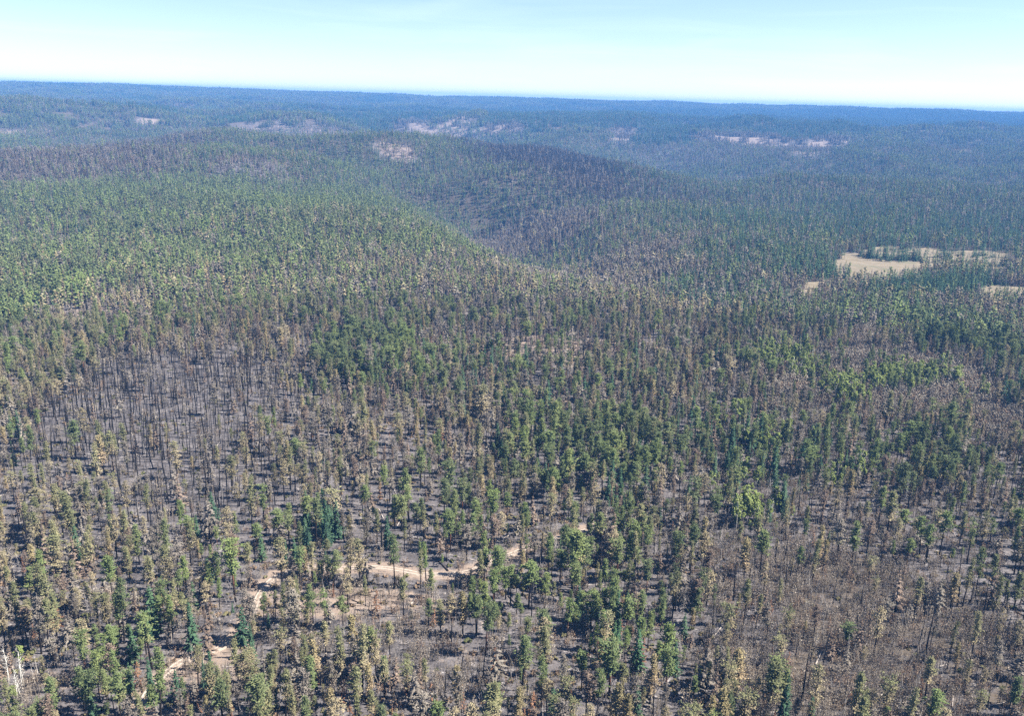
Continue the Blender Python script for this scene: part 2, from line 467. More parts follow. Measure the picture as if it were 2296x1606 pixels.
def pole_form(seed, H=15, nb=26, blen=1.1, trunk_m='char', br_m='char', droop=-0.1, rad=0.0175, up=0.0, low=False, bw=0.035, z_lo=0.25, taper=0.7, tone=(0., 1.)):
    """dead standing tree: trunk and bare branches"""
    r = np.random.RandomState(seed)
    pts = bent(H, r, 0.05, 3 if low else 5); pts[0, 2] = -0.5
    tr, br = Geo(), Geo()
    stem(tr, pts, rad * H, 0.035, 4 if low else 6, *tone)
    for i in range(nb):
        q = z_lo + (1 - z_lo) * (i + r.rand()) / nb
        a = r.rand() * 6.28
        L = blen * (1.1 - taper * q) * (0.4 + 0.9 * r.rand())
        c0 = along(pts, q * H)
        e = c0 + np.array([math.cos(a) * L, math.sin(a) * L, L * (droop + up * q + 0.35 * (r.rand() - .5))])
        t = r.rand()
        blade(br, c0, e, bw, t, r)
        if not low:
            for k in range(2):
                mth = c0 + (e - c0) * (0.4 + 0.4 * r.rand())
                b2 = a + (r.rand() - .5) * 2
                blade(br, mth, mth + np.array([math.cos(b2), math.sin(b2), droop * 1.5 + up * 0.7]) * L * 0.45, bw * 0.6, t, r)
    return [('trunk', tr.part(M[trunk_m])), ('branches', br.part(M[br_m]))]

def aspen_form(seed, H=11, stems=2, leaf=True, low=False):
    r = np.random.RandomState(seed)
    tr, cr, br = Geo(), Geo(), Geo()
    for s in range(stems):
        h = H * (0.75 + 0.3 * r.rand())
        pts = bent(h, r, 0.10, 3 if low else 5); pts[0, 2] = -0.4
        o = (r.rand(2) - .5) * (2.2 if stems > 1 else 0)
        pts[:, :2] += o
        stem(tr, pts, 0.009 * h + .03, 0.03, 4 if low else 6)
        for i in range(5 if low else 14):
            q = 0.42 + 0.56 * (i + r.rand()) / (5 if low else 14); a = r.rand() * 6.28
            L = (0.14 * h) * (1.15 - 0.6 * q) * (0.6 + 0.7 * r.rand())
            c0 = along(pts, q * h); e = c0 + np.array([math.cos(a) * L, math.sin(a) * L, L * 0.55])
            blade(br, c0, e, 0.045, 0.8, r)
            if not leaf and not low:
                for k in range(3):
                    mth = c0 + (e - c0) * (0.35 + 0.5 * r.rand()); b2 = a + (r.rand() - .5) * 2.4
                    blade(br, mth, mth + np.array([math.cos(b2), math.sin(b2), 0.8]) * L * 0.5, 0.028, 0.7, r)
            if leaf:
                for k in range(2 if low else 4):
                    s_ = (1.0 if low else 0.62) * (0.7 + 0.5 * r.rand())
                    clump(cr, e + (r.rand(3) - .5) * 1.1, r.rand(3) - .5 + np.array([0, 0, .1]), s_, s_ * .8, s_ * .6, r, 0)
    out = [('trunk', tr.part(M['white']))]
    if leaf: out.append(('crown', cr.part(M['aspen'])))
    out.append(('branches', br.part(M['white'])))
    return out

def brush_form(seed, n=8, H=4.2, spread=1.5, m='twig', lean=0.18, tw=9, low=False):
    """clump of burnt sapling stems with bare twigs"""
    r = np.random.RandomState(seed)
    st, br = Geo(), Geo()
    for i in range(n):
        h = H * (0.55 + 0.65 * r.rand()); a = r.rand() * 6.28; ln = lean * h * r.rand()
        b = np.array([*(r.rand(2) - .5) * 2 * spread, -0.2])
        e = b + np.array([math.cos(a) * ln, math.sin(a) * ln, h])
        blade(st, b, e, 0.085 if not low else 0.12, r.rand(), r)
        for k in range(tw):
            q = 0.25 + 0.7 * r.rand(); c = b + (e - b) * q; a2 = r.rand() * 6.28; L = (0.25 + 0.75 * r.rand()) * 0.24 * h * (1.2 - q)
            blade(br, c, c + np.array([math.cos(a2) * L, math.sin(a2) * L, L * (0.2 + 0.7 * r.rand())]), 0.035 if not low else 0.07, r.rand(), r)
        for k in range(0 if m == 'silver' else (4 if low else 6)):
            q = 0.35 + 0.65 * r.rand(); c = b + (e - b) * q + (r.rand(3) - .5) * np.array([.9, .9, .5])
            z = (0.33 if low else 0.20) * (0.6 + 0.8 * r.rand())
            clump(br, c, r.rand(3) - .5, z, z * .6, z * .5, r, 0)
    return [('stems', st.part(M[m])), ('twigs', br.part(M[m]))]

def shrub_form(seed, n=10, s=0.5, burn=0.0, R=0.9):
    r = np.random.RandomState(seed)
    st, cr = Geo(), Geo()
    for i in range(n):
        a = r.rand() * 6.28; d = R * math.sqrt(r.rand()); z = (0.25 + 0.6 * r.rand()) * (1.2 - d / R * .7)
        c = np.array([math.cos(a) * d, math.sin(a) * d, z])
        blade(st, (0, 0, -.1), c, 0.03, .3, r)
        k = s * (0.6 + 0.7 * r.rand())
        clump(cr, c, r.rand(3) - .5, k, k * .8, k * .6, r, burn)
    return [('stems', st.part(M['char'])), ('crown', cr.part(M['shrub']))]

def log_form(seed, L=9, rad=0.22, m='log', nb=7):
    r = np.random.RandomState(seed)
    g, b = Geo(), Geo()
    k, n = 5, 7
    V, T, F = [], [], []
    for i in range(k):
        q = i / (k - 1); rr = rad * (1.1 - 0.6 * q)
        off = 0.12 * math.sin(q * 3 + seed)
        for j in range(n):
            a = 6.283 * j / n
            V.append((L * (q - .5), off + rr * math.cos(a) * (0.9 + .2 * r.rand()), rad * 0.8 + rr * math.sin(a))); T.append(r.rand())
    for i in range(k - 1):
        for j in range(n):
            F.append((i * n + j, (i + 1) * n + j, (i + 1) * n + (j + 1) % n, i * n + (j + 1) % n))
    F.append(tuple(range(n))); F.append(tuple((k - 1) * n + j for j in reversed(range(n))))
    g.put(V, F, T)
    for i in range(nb):
        q = 0.3 + 0.68 * r.rand(); a = r.rand() * 3.14
        c = np.array([L * (q - .5), 0, rad * .8]); l = 0.4 + 1.0 * r.rand()
        blade(b, c, c + np.array([0.4 * l, l * math.cos(a), l * math.sin(a) * .8]), 0.045, r.rand(), r)
    return [('trunk', g.part(M[m])), ('branches', b.part(M[m]))]

# ------------------------------------------------------------------ the forms of each kind (near and far)
# kind: list of (parts builder, shape words) ; far: cheaper forms for trees a long way off
FORMS = {
 'live_pine': [
   (pine_form(1, 21, .44, 2.7, 'round', 66, burnline=.02), 'round-topped green pine', 21),
   (pine_form(2, 23, .52, 2.4, 'round', 58, burnline=.18), 'singed-skirted green pine', 23),
   (pine_form(3, 19, .38, 2.3, 'cone', 64, burnline=-.3), 'pointed green pine', 19),
   (pine_form(4, 22, .48, 2.9, 'flat', 58, csize=.95, trunk_m='redbark', burnline=-.3), 'flat-topped red-trunked green pine', 22),
   (pine_form(5, 24, .42, 2.0, 'slim', 70, burnline=-.2), 'slender green pine', 24),
   (pine_form(6, 20, .55, 3.0, 'round', 52, csize=1.0, burnline=.05), 'bushy-headed long-trunked green pine', 20),
   (pine_form(7, 18, .30, 2.9, 'cone', 74, csize=.75, burnline=-.1), 'broad conical green pine', 18),
   (pine_form(8, 22, .50, 2.5, 'flat', 40, csize=.85, burnline=.1, sparse=.25), 'thin-crowned green pine', 22)],
 'scorched_pine': [
   (pine_form(21, 21, .34, 2.6, 'round', 66, crown_m='scorch', burnline=.75), 'khaki scorched pine', 21),
   (pine_form(22, 20, .28, 2.5, 'cone', 70, crown_m='gold', burnline=.5), 'golden-brown scorched pine', 20),
   (pine_form(23, 22, .46, 2.4, 'slim', 60, crown_m='scorch', burnline=.35), 'olive-topped tan-skirted scorched pine', 22),
   (pine_form(24, 19, .40, 2.8, 'round', 50, crown_m='scorch', burnline=1.4, sparse=.15), 'thin tan scorched pine', 19),
   (pine_form(25, 23, .36, 2.5, 'cone', 64, crown_m='scorch', burnline=.2), 'olive half-scorched pine', 23),
   (pine_form(26, 18, .48, 3.0, 'flat', 46, crown_m='scorch', burnline=.6, sparse=.1), 'flat-topped scorched pine', 18),
   (pine_form(27, 20, .24, 2.2, 'slim', 72, crown_m='scorch', burnline=.3, csize=.7), 'columnar olive-tan pine', 20)],
 'singed_conifer': [
   (fir_form(41, 17, .16, 2.1, 15, 6, crown_m='taupe', sparse=.15), 'taupe dead-needled conifer', 17),
   (pine_form(42, 19, .38, 2.2, 'round', 56, crown_m='taupe', burnline=.2, sparse=.1), 'dull brown dead-needled pine', 19),
   (fir_form(43, 18, .12, 1.8, 17, 6, crown_m='brown', sparse=.25), 'narrow brown dead-needled conifer', 18),
   (pine_form(44, 18, .42, 2.0, 'slim', 44, crown_m='brown', sparse=.25), 'thin brown pine', 18),
   (pine_form(45, 16, .45, 2.6, 'flat', 36, crown_m='taupe', sparse=.3), 'ragged grey-brown pine', 16),
   (fir_form(46, 15, .22, 2.5, 12, 6, crown_m='taupe', sparse=.35), 'ragged taupe conifer', 15)],
 'fir_tree': [
   (fir_form(61, 18, .06, 2.5, 18, 8), 'dark green spire-shaped fir', 18),
   (fir_form(62, 16, .10, 2.2, 15, 7, burnline=.05), 'singed-bottomed dark fir', 16),
   (fir_form(63, 20, .05, 2.2, 20, 8), 'slim dark green fir', 20)],
 'rust_conifer': [
   (fir_form(81, 8, .08, 1.3, 11, 5, .5, crown_m='rust', sparse=.2), 'small rust-red scorched conifer', 8),
   (fir_form(82, 10, .14, 1.2, 12, 5, .5, crown_m='rust', sparse=.35), 'thin rust-brown young conifer', 10),
   (fir_form(83, 7, .10, 1.2, 9, 5, .5, crown_m='brown', sparse=.2), 'small brown scorched conifer', 7)],
 'charred_pole': [
   (pole_form(101, 15, 22, .9), 'stub-branched charred black pole', 15),
   (pole_form(102, 17, 30, 1.4, br_m='char', bw=.04), 'thin-branched charred black trunk', 17),
   (pole_form(103, 13, 14, .6), 'bare charred black pole', 13),
   (pole_form(105, 9, 9, .7, rad=.022), 'broken-topped charred stub', 9),
   (pole_form(104, 18, 44, 1.7, br_m='twig', bw=.03, z_lo=.5), 'grey-topped charred trunk', 18)],
 'grey_snag': [
   (pole_form(121, 14, 60, 2.0, 'silver', 'silver', -.35, .010, bw=.05, z_lo=.12, taper=.95), 'silver-grey drooping dead conifer', 14),
   (pole_form(122, 13, 34, 1.5, 'silver', 'silver', .1, .012, bw=.05, up=.5, z_lo=.3, tone=(.3, 1.)), 'pale bare-branched dead snag', 13),
   (pole_form(123, 11, 48, 1.8, 'silver', 'silver', -.25, .010, bw=.045, z_lo=.1, taper=.95), 'stubby silver-grey dead conifer', 11)],
 'aspen_tree': [
   (aspen_form(141, 12, 1, True), 'single-stemmed leafy green aspen', 12),
   (aspen_form(142, 11, 2, True), 'twin-stemmed leafy green aspen', 11),
   (aspen_form(143, 12, 2, False), 'bare white twin-stemmed aspen', 12),
   (aspen_form(144, 13, 1, False), 'bare white-barked aspen', 13)],
 'burnt_thicket_clump': [
   (brush_form(161, 9, 5.2), 'grey-brown burnt sapling clump', 4.2),
   (brush_form(162, 9, 3.4, 1.7, 'rusttwig'), 'rusty scorched sapling clump', 3.4),
   (brush_form(163, 8, 6.0, 1.4, 'twig', .35), 'leaning bare grey saplings', 5.2),
   (brush_form(164, 7, 6.0, 1.6, 'silver', .5, 4), 'pale leaning dead sapling stems', 5.0)],
 'low_shrub': [
   (shrub_form(181, 11, .5, 0), 'low olive shrub', 1.2),
   (shrub_form(182, 9, .5, .9), 'low brown scorched shrub', 1.2),
   (shrub_form(183, 13, .42, .4, 1.2), 'spreading dull green shrub', 1.2)],
 'fallen_log': [
   (log_form(201, 9, .20, 'log'), 'charred black fallen log', 9),
   (log_form(202, 12, .24, 'log', 10), 'long charred fallen log', 12),
   (log_form(203, 8, .19, 'palelog'), 'pale grey fallen log', 8),
   (log_form(204, 6, .15, 'palelog', 3), 'short pale fallen log', 6)],
}
FAR = {
 'live_pine': [pine_form(301 + i, h, b, w, s, 20, 1, 1.45, burnline=-.1, low=True) for i, (h, b, w, s) in
               enumerate([(20, .36, 2.4, 'round'), (22, .42, 2.2, 'slim'), (19, .3, 2.3, 'cone')])],
 'scorched_pine': [pine_form(321, 20, .32, 2.3, 'round', 20, 1, 1.4, .7, True, 'scorch'), pine_form(322, 20, .3, 2.3, 'cone', 20, 1, 1.4, .5, True, 'gold')],
 'singed_conifer': [fir_form(341, 17, .10, 2.3, 9, 5, 1.5, True, 'taupe'), fir_form(342, 18, .08, 2.1, 10, 5, 1.4, True, 'brown'),
                    pine_form(343, 18, .34, 2.1, 'round', 18, 1, 1.4, .2, True, 'taupe')],
 'fir_tree': [fir_form(361, 18, .05, 2.5, 9, 5, 1.2, True), fir_form(362, 17, .05, 2.2, 9, 4, 1.2, True)],
 'rust_conifer': [fir_form(381, 9, .1, 1.4, 6, 4, .8, True, 'rust')],
 'charred_pole': [pole_form(401, 15, 30, 1.9, low=True, bw=.12, z_lo=.2, taper=.9), fir_form(402, 16, .08, 1.9, 9, 5, 1.3, True, 'charshade', 'char'), fir_form(403, 14, .08, 1.8, 9, 5, 1.2, True, 'charshade', 'char')],
 'grey_snag': [pole_form(421, 14, 24, 1.9, 'silver', 'silver', -.35, .012, low=True, bw=.10, z_lo=.1, taper=.95)],
 'aspen_tree': [aspen_form(441, 11, 2, True, True)],
 'burnt_thicket_clump': [brush_form(461, 6, 4.4, 1.6, 'palebrush', tw=4, low=True), brush_form(463, 6, 4.6, 1.6, 'palebrush', tw=4, low=True), brush_form(462, 6, 4.0, 1.6, 'rusttwig', tw=4, low=True)],
}
KINDS = list(FORMS)
TREES = ['live_pine', 'scorched_pine', 'singed_conifer', 'fir_tree', 'rust_conifer', 'charred_pole', 'grey_snag', 'aspen_tree']
KI = {k: i for i, k in enumerate(TREES)}

# ------------------------------------------------------------------ stands of the forest, as patches of ground
# centre and half-size (2296-wide reading of the photograph), mix of trees, density, thicket density, soil, duff, place words
G, S, T_, Fi, R, C, Wg, A = TREES
STANDS = [
 (1150, 240, 1500, 60, {T_: .26, Fi: .44, G: .3}, 1.0, 0, .05, .9, None),
 (1700, 264, 800, 20, {Fi: 1.}, 1.4, 0, 0, 1., None),  # dark firs alone, their colour standing in for the shaded far slope
 (200, 385, 330, 75, {T_: .60, C: .24, R: .08, G: .08}, 1.05, 0, .05, .8, None),
 (570, 395, 130, 42, {T_: .8, C: .1, G: .1}, .7, 0, .25, .1, None),
 (500, 455, 520, 60, {G: .72, Fi: .2, T_: .08}, 1.1, 0, 0, .7, None),
 (850, 400, 200, 60, {G: .5, Fi: .35, T_: .15}, 1.15, 0, 0, .7, None),
 (700, 290, 190, 28, {T_: .7, G: .2, Fi: .1}, .65, 0, .52, .2, None),
 (960, 288, 110, 24, {T_: .6, G: .4}, .55, 0, .56, 0, None),
 (1125, 290, 60, 20, {T_: .6, G: .4}, .55, 0, .56, 0, None),
 (860, 342, 70, 28, {T_: .8, G: .2}, .55, 0, .55, 0, None),
 (60, 292, 95, 14, {G: .6, T_: .4}, .35, 0, .7, 0, None),
 (310, 270, 90, 12, {G: .6, T_: .4}, .4, 0, .7, 0, None),
 (1180, 330, 180, 35, {G: .5, Fi: .3, T_: .2}, 1.0, 0, .15, .5, None),
 (1420, 300, 60, 22, {T_: .8, Fi: .2}, .55, 0, .56, 0, None),
 (1740, 322, 130, 26, {T_: .8, Fi: .2}, .55, 0, .56, 0, None),
 (1890, 322, 50, 22, {T_: .7, Fi: .3}, .55, 0, .56, 0, None),
 (2110, 332, 60, 24, {T_: .6, Fi: .4}, .55, 0, .56, 0, None),
 (1600, 345, 180, 25, {T_: .6, G: .3, Fi: .1}, .8, 0, .3, .3, None),
 (1330, 415, 330, 72, {T_: .18, C: .80, R: .02}, 1.6, 0, 0, 1.0, None),  # ravine: charred trees and dark litter, their blackness also standing in for shade
 (1190, 520, 210, 70, {T_: .84, R: .04, S: .06, C: .06}, 1.3, 0, 0, .8, None),
 (1420, 600, 210, 62, {T_: .82, Fi: .08, S: .08, C: .02}, 1.25, 0, .05, .2, None),
 (1850, 440, 500, 60, {Fi: .52, T_: .3, G: .18}, 1.15, 0, 0, .6, None),
 (1950, 510, 480, 45, {Fi: .75, T_: .15, G: .1}, 1.3, 0, 0, .7, None),
 (1700, 570, 200, 45, {Fi: .62, T_: .25, G: .13}, 1.25, 0, .05, .6, None),
 (1620, 650, 160, 50, {Fi: .50, T_: .40, G: .10}, 1.1, 0, .05, .5, None),
 (2150, 650, 220, 22, {Fi: .85, G: .15}, 1.3, 0, .1, .5, None),
 (1900, 695, 230, 38, {T_: .45, G: .35, Fi: .2}, 1.0, .1, .05, .4, None),
 (550, 550, 640, 70, {G: .66, S: .10, T_: .20, Wg: .04}, 1.15, 0, .1, .5, None),
 (620, 660, 640, 70, {G: .36, S: .20, T_: .35, Wg: .09}, 1.0, 0, .3, .3, None),
 (60, 690, 130, 70, {G: .8, Fi: .1, S: .1}, 1.15, 0, .05, .5, None),
 (270, 700, 200, 50, {S: .35, T_: .4, G: .15, Wg: .1}, .8, 0, .5, .1, None),
 (1150, 670, 260, 70, {G: .20, T_: .56, S: .17, Wg: .07}, 1.05, 0, .25, .3, None),
 (650, 800, 330, 70, {T_: .52, S: .25, C: .1, R: .08, Wg: .05}, .8, 0, .3, .1, None),
 (1250, 760, 260, 40, {T_: .55, G: .15, S: .15, C: .1, Wg: .05}, .65, .05, .6, .1, None),
 (830, 790, 130, 70, {G: .75, Fi: .1, T_: .15}, 1.05, 0, .1, .3, 'in the green stand above the burnt poles'),
 (1100, 860, 260, 80, {G: .24, T_: .42, Fi: .10, Wg: .12, S: .12}, 1.05, .05, .2, .3, 'in the dense mixed stand'),
 (370, 905, 370, 150, {C: .90, T_: .05, Wg: .05}, 1.5, .05, .05, 0, 'among the charred black poles'),
 (370, 1070, 390, 120, {C: .80, S: .09, T_: .08, Wg: .03}, 1.25, .05, .05, 0, 'among the charred black poles'),
 (90, 860, 130, 110, {S: .62, T_: .25, G: .08, C: .05}, .9, 0, .1, .1, 'on the tan scorched left slope'),
 (110, 1140, 200, 120, {S: .40, T_: .28, C: .28, R: .04}, .9, .15, .05, .1, 'on the scorched slope beside the charred poles'),
 (860, 960, 200, 60, {T_: .40, S: .36, R: .12, G: .06, Wg: .06}, .8, .05, .35, 0, 'on the scorched ground above the dirt track'),
 (830, 1110, 190, 60, {S: .42, T_: .26, G: .14, C: .12, R: .06}, .72, .05, .15, 0, 'on the scorched ground above the dirt track'),
 (1330, 1010, 210, 100, {G: .74, Fi: .10, S: .10, T_: .06}, 1.05, .05, .2, .2, 'in the green stand above the dirt track'),
 (1060, 1150, 170, 60, {G: .74, S: .18, T_: .08}, .72, .05, .1, 0, 'in the open green stand above the dirt track'),
 (660, 1195, 75, 62, {Fi: .88, G: .12}, 1.15, .1, 0, .3, 'in the dark fir clump by the track'),
 (520, 1180, 90, 70, {S: .35, T_: .3, C: .2, G: .15}, .75, .05, .1, 0, 'between the fir clump and the charred poles'),
 (860, 1240, 140, 34, {C: .35, G: .35, T_: .3}, .30, .05, .1, 0, 'on the bare ash above the track'),
 (830, 1320, 250, 45, {G: .25, S: .3, R: .2, C: .25}, .20, .25, .65, 0, 'on the bare soil below the track'),
 (960, 1370, 240, 70, {S: .30, G: .16, R: .2, C: .26, Wg: .08}, .32, .55, .4, 0, 'in the burnt clearing below the track'),
 (830, 1420, 160, 50, {Wg: .5, C: .2, S: .3}, .16, 1.0, .15, 0, 'among the pale fallen saplings'),
 (1060, 1470, 160, 50, {C: .45, R: .25, T_: .3}, .35, .9, .1, 0, 'in the burnt clearing below the track'),
 (1130, 1330, 120, 90, {G: .75, S: .15, C: .1}, .55, .1, .3, 0, 'in the open green stand below the track'),
 (800, 1565, 480, 62, {S: .58, R: .20, G: .10, T_: .12}, 1.0, .2, .1, .1, 'in the tan scorched stand below the clearing'),
 (560, 1430, 80, 90, {Fi: .35, S: .3, T_: .35}, .45, .3, .55, 0, 'beside the pale track bend'),
 (150, 1340, 210, 110, {S: .50, T_: .30, G: .04, R: .08, Wg: .08}, .95, .2, .1, .1, 'on the crowded scorched slope left of the track'),
 (310, 1420, 70, 70, {G: .9, Fi: .1}, .9, .1, .1, .2, 'in the bright green clump left of the track'),
 (430, 1480, 90, 40, {G: .4, S: .4, Fi: .2}, .5, .3, .55, 0, 'on the bare soil left of the track'),
 (270, 1565, 110, 50, {G: .55, Fi: .45}, 1.1, .1, .2, .1, 'in the vivid green clump beside the white aspens'),
 (110, 1520, 110, 70, {A: .32, S: .28, Wg: .2, T_: .2}, .7, .3, .4, 0, 'among the bare white aspens'),
 (1420, 1270, 200, 90, {G: .62, S: .18, T_: .1, Wg: .1}, .85, .3, .35, .1, 'in the green stand beside the thicket'),
 (1480, 1440, 190, 130, {G: .46, Fi: .2, R: .16, S: .12, Wg: .06}, 1.0, .35, .15, .1, 'in the mixed green stand beside the thicket'),
 (1240, 1450, 110, 100, {G: .5, S: .35, C: .15}, .5, .35, .15, 0, 'beside the burnt clearing'),
 (1900, 1330, 310, 150, {S: .22, C: .40, G: .04, R: .10, T_: .14, Wg: .10}, .42, 1.25, .05, .55, 'rising out of the brushy burnt thicket'),
 (1850, 1500, 320, 130, {S: .16, C: .34, R: .26, G: .04, T_: .10, Wg: .10}, .50, 1.3, .05, .55, 'rising out of the brushy burnt thicket'),
 (2190, 1460, 130, 160, {S: .45, C: .30, T_: .25}, .45, 1.1, 0, .5, 'rising out of the brushy burnt thicket'),
 (2170, 1250, 150, 70, {S: .42, G: .24, C: .24, T_: .1}, .45, .45, 0, 0, 'on the ash flat beyond the thicket'),
 (1950, 1150, 160, 60, {T_: .35, S: .30, C: .25, G: .1}, .5, .5, .05, 0, 'on the ash flat beyond the thicket'),
 (1690, 1290, 70, 130, {C: .4, R: .3, S: .3}, .4, 1.1, .1, 0, 'at the edge of the brushy thicket'),
 (2060, 1040, 200, 70, {G: .56, S: .24, T_: .2}, .85, .35, .05, .2, 'in the green and tan stand beyond the ash flat'),
 (1730, 1000, 200, 90, {G: .40, Fi: .2, T_: .2, Wg: .12, A: .08}, .9, .4, .1, .2, 'in the mixed stand with pale snags'),
 (1700, 1080, 110, 60, {A: .30, Wg: .2, Fi: .3, G: .2}, .8, .5, 0, .2, 'beside the pale-trunked aspens'),
 (1960, 855, 280, 85, {T_: .3, G: .4, Wg: .2, C: .1}, .17, 1.3, .1, 0, None),
 (2230, 930, 110, 60, {C: .5, S: .5}, .2, 1.2, .1, 0, None),
 (1900, 890, 90, 25, {T_: .5, Wg: .5}, .2, 1.2, .15, 0, None),
 (2060, 880, 110, 25, {G: .6, T_: .4}, .2, 1.2, .1, 0, None),
 (2160, 760, 150, 60, {G: .72, Fi: .2, T_: .08}, 1.15, .1, 0, .4, None),
 (1960, 745, 110, 16, {Wg: .6, T_: .4}, .15, 1.2, .3, 0, None),
 (1760, 800, 66, 26, {A: 1.}, 2.2, .3, 0, .1, 'in the lime grove towards the meadow'),
 (2030, 858, 105, 22, {A: 1.}, 2.2, .3, 0, .1, 'in the widest lime aspen grove'),
 (1890, 880, 50, 22, {A: 1.}, 2.2, .3, 0, .1, 'in the smallest lime aspen grove'),
 (1690, 1150, 52, 32, {A: .9, Wg: .1}, 1.3, .4, 0, .1, 'in the leafy aspen clump'),
 (1700, 985, 45, 26, {A: .45, Fi: .55}, 1.2, .2, 0, .1, None),
]
MEADOW = [(1760, 668), (1800, 642), (1842, 624), (1868, 602), (1860, 584), (1905, 576), (1935, 560), (1990, 553), (2030, 562), (2070, 556), (2130, 566), (2200, 562), (2262, 572),
          (2268, 594), (2240, 612), (2160, 598), (2110, 600), (2085, 606), (2050, 626), (1985, 636), (1930, 640), (1890, 632), (1850, 646), (1795, 672)]
MEADOW2 = [(2170, 655), (2240, 640), (2340, 648), (2340, 678), (2220, 676)]
TRACK = [(1352, 1178), (1285, 1200), (1225, 1216),
         (1160, 1240), (1105, 1262), (1050, 1284), (1000, 1291), (945, 1291), (905, 1282), (850, 1276), (790, 1277),
         (730, 1279), (680, 1277), (635, 1290), (605, 1308), (582, 1338), (568, 1372), (552, 1408), (525, 1440),
         (470, 1468), (405, 1488), (345, 1538), (310, 1600), (280, 1680)]

def spline(P, n=9):
    P = np.asarray(P, float); out = []
    for i in range(len(P) - 1):
        p0, p1, p2, p3 = P[max(i - 1, 0)], P[i], P[i + 1], P[min(i + 2, len(P) - 1)]
        for t in np.linspace(0, 1, n, endpoint=False):
            out.append(0.5 * (2 * p1 + (p2 - p0) * t + (2 * p0 - 5 * p1 + 4 * p2 - p3) * t * t + (3 * p1 - p0 - 3 * p2 + p3) * t ** 3))
    out.append(P[-1])
    return np.array(out)

track_xy = spline([at2(*p) for p in TRACK])
track_xy = track_xy[np.hypot(*track_xy.T) < 900]
meadows = [np.array([at2(*p) for p in m]) for m in (MEADOW, MEADOW2)]

def inside(x, y, P):
    c = np.zeros(np.shape(x), bool)
    for (x0, y0), (x1, y1) in zip(P, np.roll(P, -1, 0)):
        m = (y0 > y) != (y1 > y)
        c ^= m & (x < (x1 - x0) * (y - y0) / (y1 - y0 + 1e-12) + x0)
    return c

stand_geo = []
for (u, v, ru, rv, mix, dens, thick, soil, duff, words) in STANDS:
    v = v + .04 * max(0, v - 230)                     # the crowns seen at a spot stand on ground a little nearer
    c = at2(u, v)
    a, b = at2(u - ru, v), at2(u + ru, v)
    n, f = at2(u, v + rv), at2(u, max(v - rv, 250 + 0.0 * v) if v > 262 else v - 4)
    ax = (b - a) / 2; ax_l = np.linalg.norm(ax) + 1e-6
    ay_l = max(np.linalg.norm(f - n) / 2, 12.0)
    mid = (f + n) / 2
    w = np.array([mix.get(k, 0.0) for k in TREES]); q = w[1] * .14; w[1] -= q; w[2] += q; w /= w.sum()
    stand_geo.append((mid, ax / ax_l, ax_l, ay_l, w, dens, thick, soil, duff, words))

def stands_at(x, y):
    """tree mix, density, thicket density, bare soil, litter, index of the strongest stand"""
    n = len(x)
    r = np.hypot(x, y)
    sc = np.clip(r / 300, 1.6, 9) * np.where(r > 1200, 1.9, 1.0)
    wx = x + 9 * sc * fbm(x / (28 * sc), y / (28 * sc), 41, 3)
    wy = y + 16 * sc * fbm(x / (34 * sc) + 5, y / (34 * sc), 57, 3)
    base = np.array([.13, .24, .38, .04, .05, .09, .07, 0.0])
    far = np.array([.34, .02, .26, .38, 0, 0, 0, 0])
    k = sst(900, 1600, r)[:, None]
    mixw = base * (1 - k) + far * k
    dens = np.where(r > 1500, 1.0, .85); thick = np.full(n, .26); soil = np.full(n, .12); duff = np.where(r > 1250, .9, .25)
    top = np.full(n, -1); topa = np.full(n, 0.25)
    for i, (mid, ax, la, lb, w, d, t, so, du, words) in enumerate(stand_geo):
        dx, dy = wx - mid[0], wy - mid[1]
        p = (dx * ax[0] + dy * ax[1]) / la; q = (-dx * ax[1] + dy * ax[0]) / lb
        a = 1 - sst(0.62, 1.18, np.sqrt(p * p + q * q))
        A_ = a[:, None]
        mixw = mixw * (1 - A_) + w * A_
        dens = dens * (1 - a) + d * a; thick = thick * (1 - a) + t * a
        soil = soil * (1 - a) + so * a; duff = duff * (1 - a) + du * a
        if words:
            m = a > np.maximum(topa, .5) if False else a > .5
            top = np.where(m, i, top)
    return mixw, dens, thick, soil, duff, top

def track_dist(x, y):
    b = np.full(np.shape(x), 1e9)
    near = np.hypot(x, y) < 950
    xs, ys = x[near], y[near]; bb = np.full(xs.shape, 1e9)
    for (x0, y0), (x1, y1) in zip(track_xy[:-1], track_xy[1:]):
        dx, dy = x1 - x0, y1 - y0
        t = np.clip(((xs - x0) * dx + (ys - y0) * dy) / (dx * dx + dy * dy + 1e-9), 0, 1)
        bb = np.minimum(bb, (xs - x0 - t * dx) ** 2 + (ys - y0 - t * dy) ** 2)
    b[near] = np.sqrt(bb)
    return b

# ------------------------------------------------------------------ the ground, the track and the meadow
def attr(me, nm, val):
    a = me.attributes.new(nm, 'FLOAT', 'POINT'); a.data.foreach_set('value', np.asarray(val, np.float32))

def link(name, data, parent=None, **props):
    o = bpy.data.objects.new(name, data); COL.objects.link(o)
    if parent: o.parent = parent
    for k, v in props.items(): o[k] = v
    return o

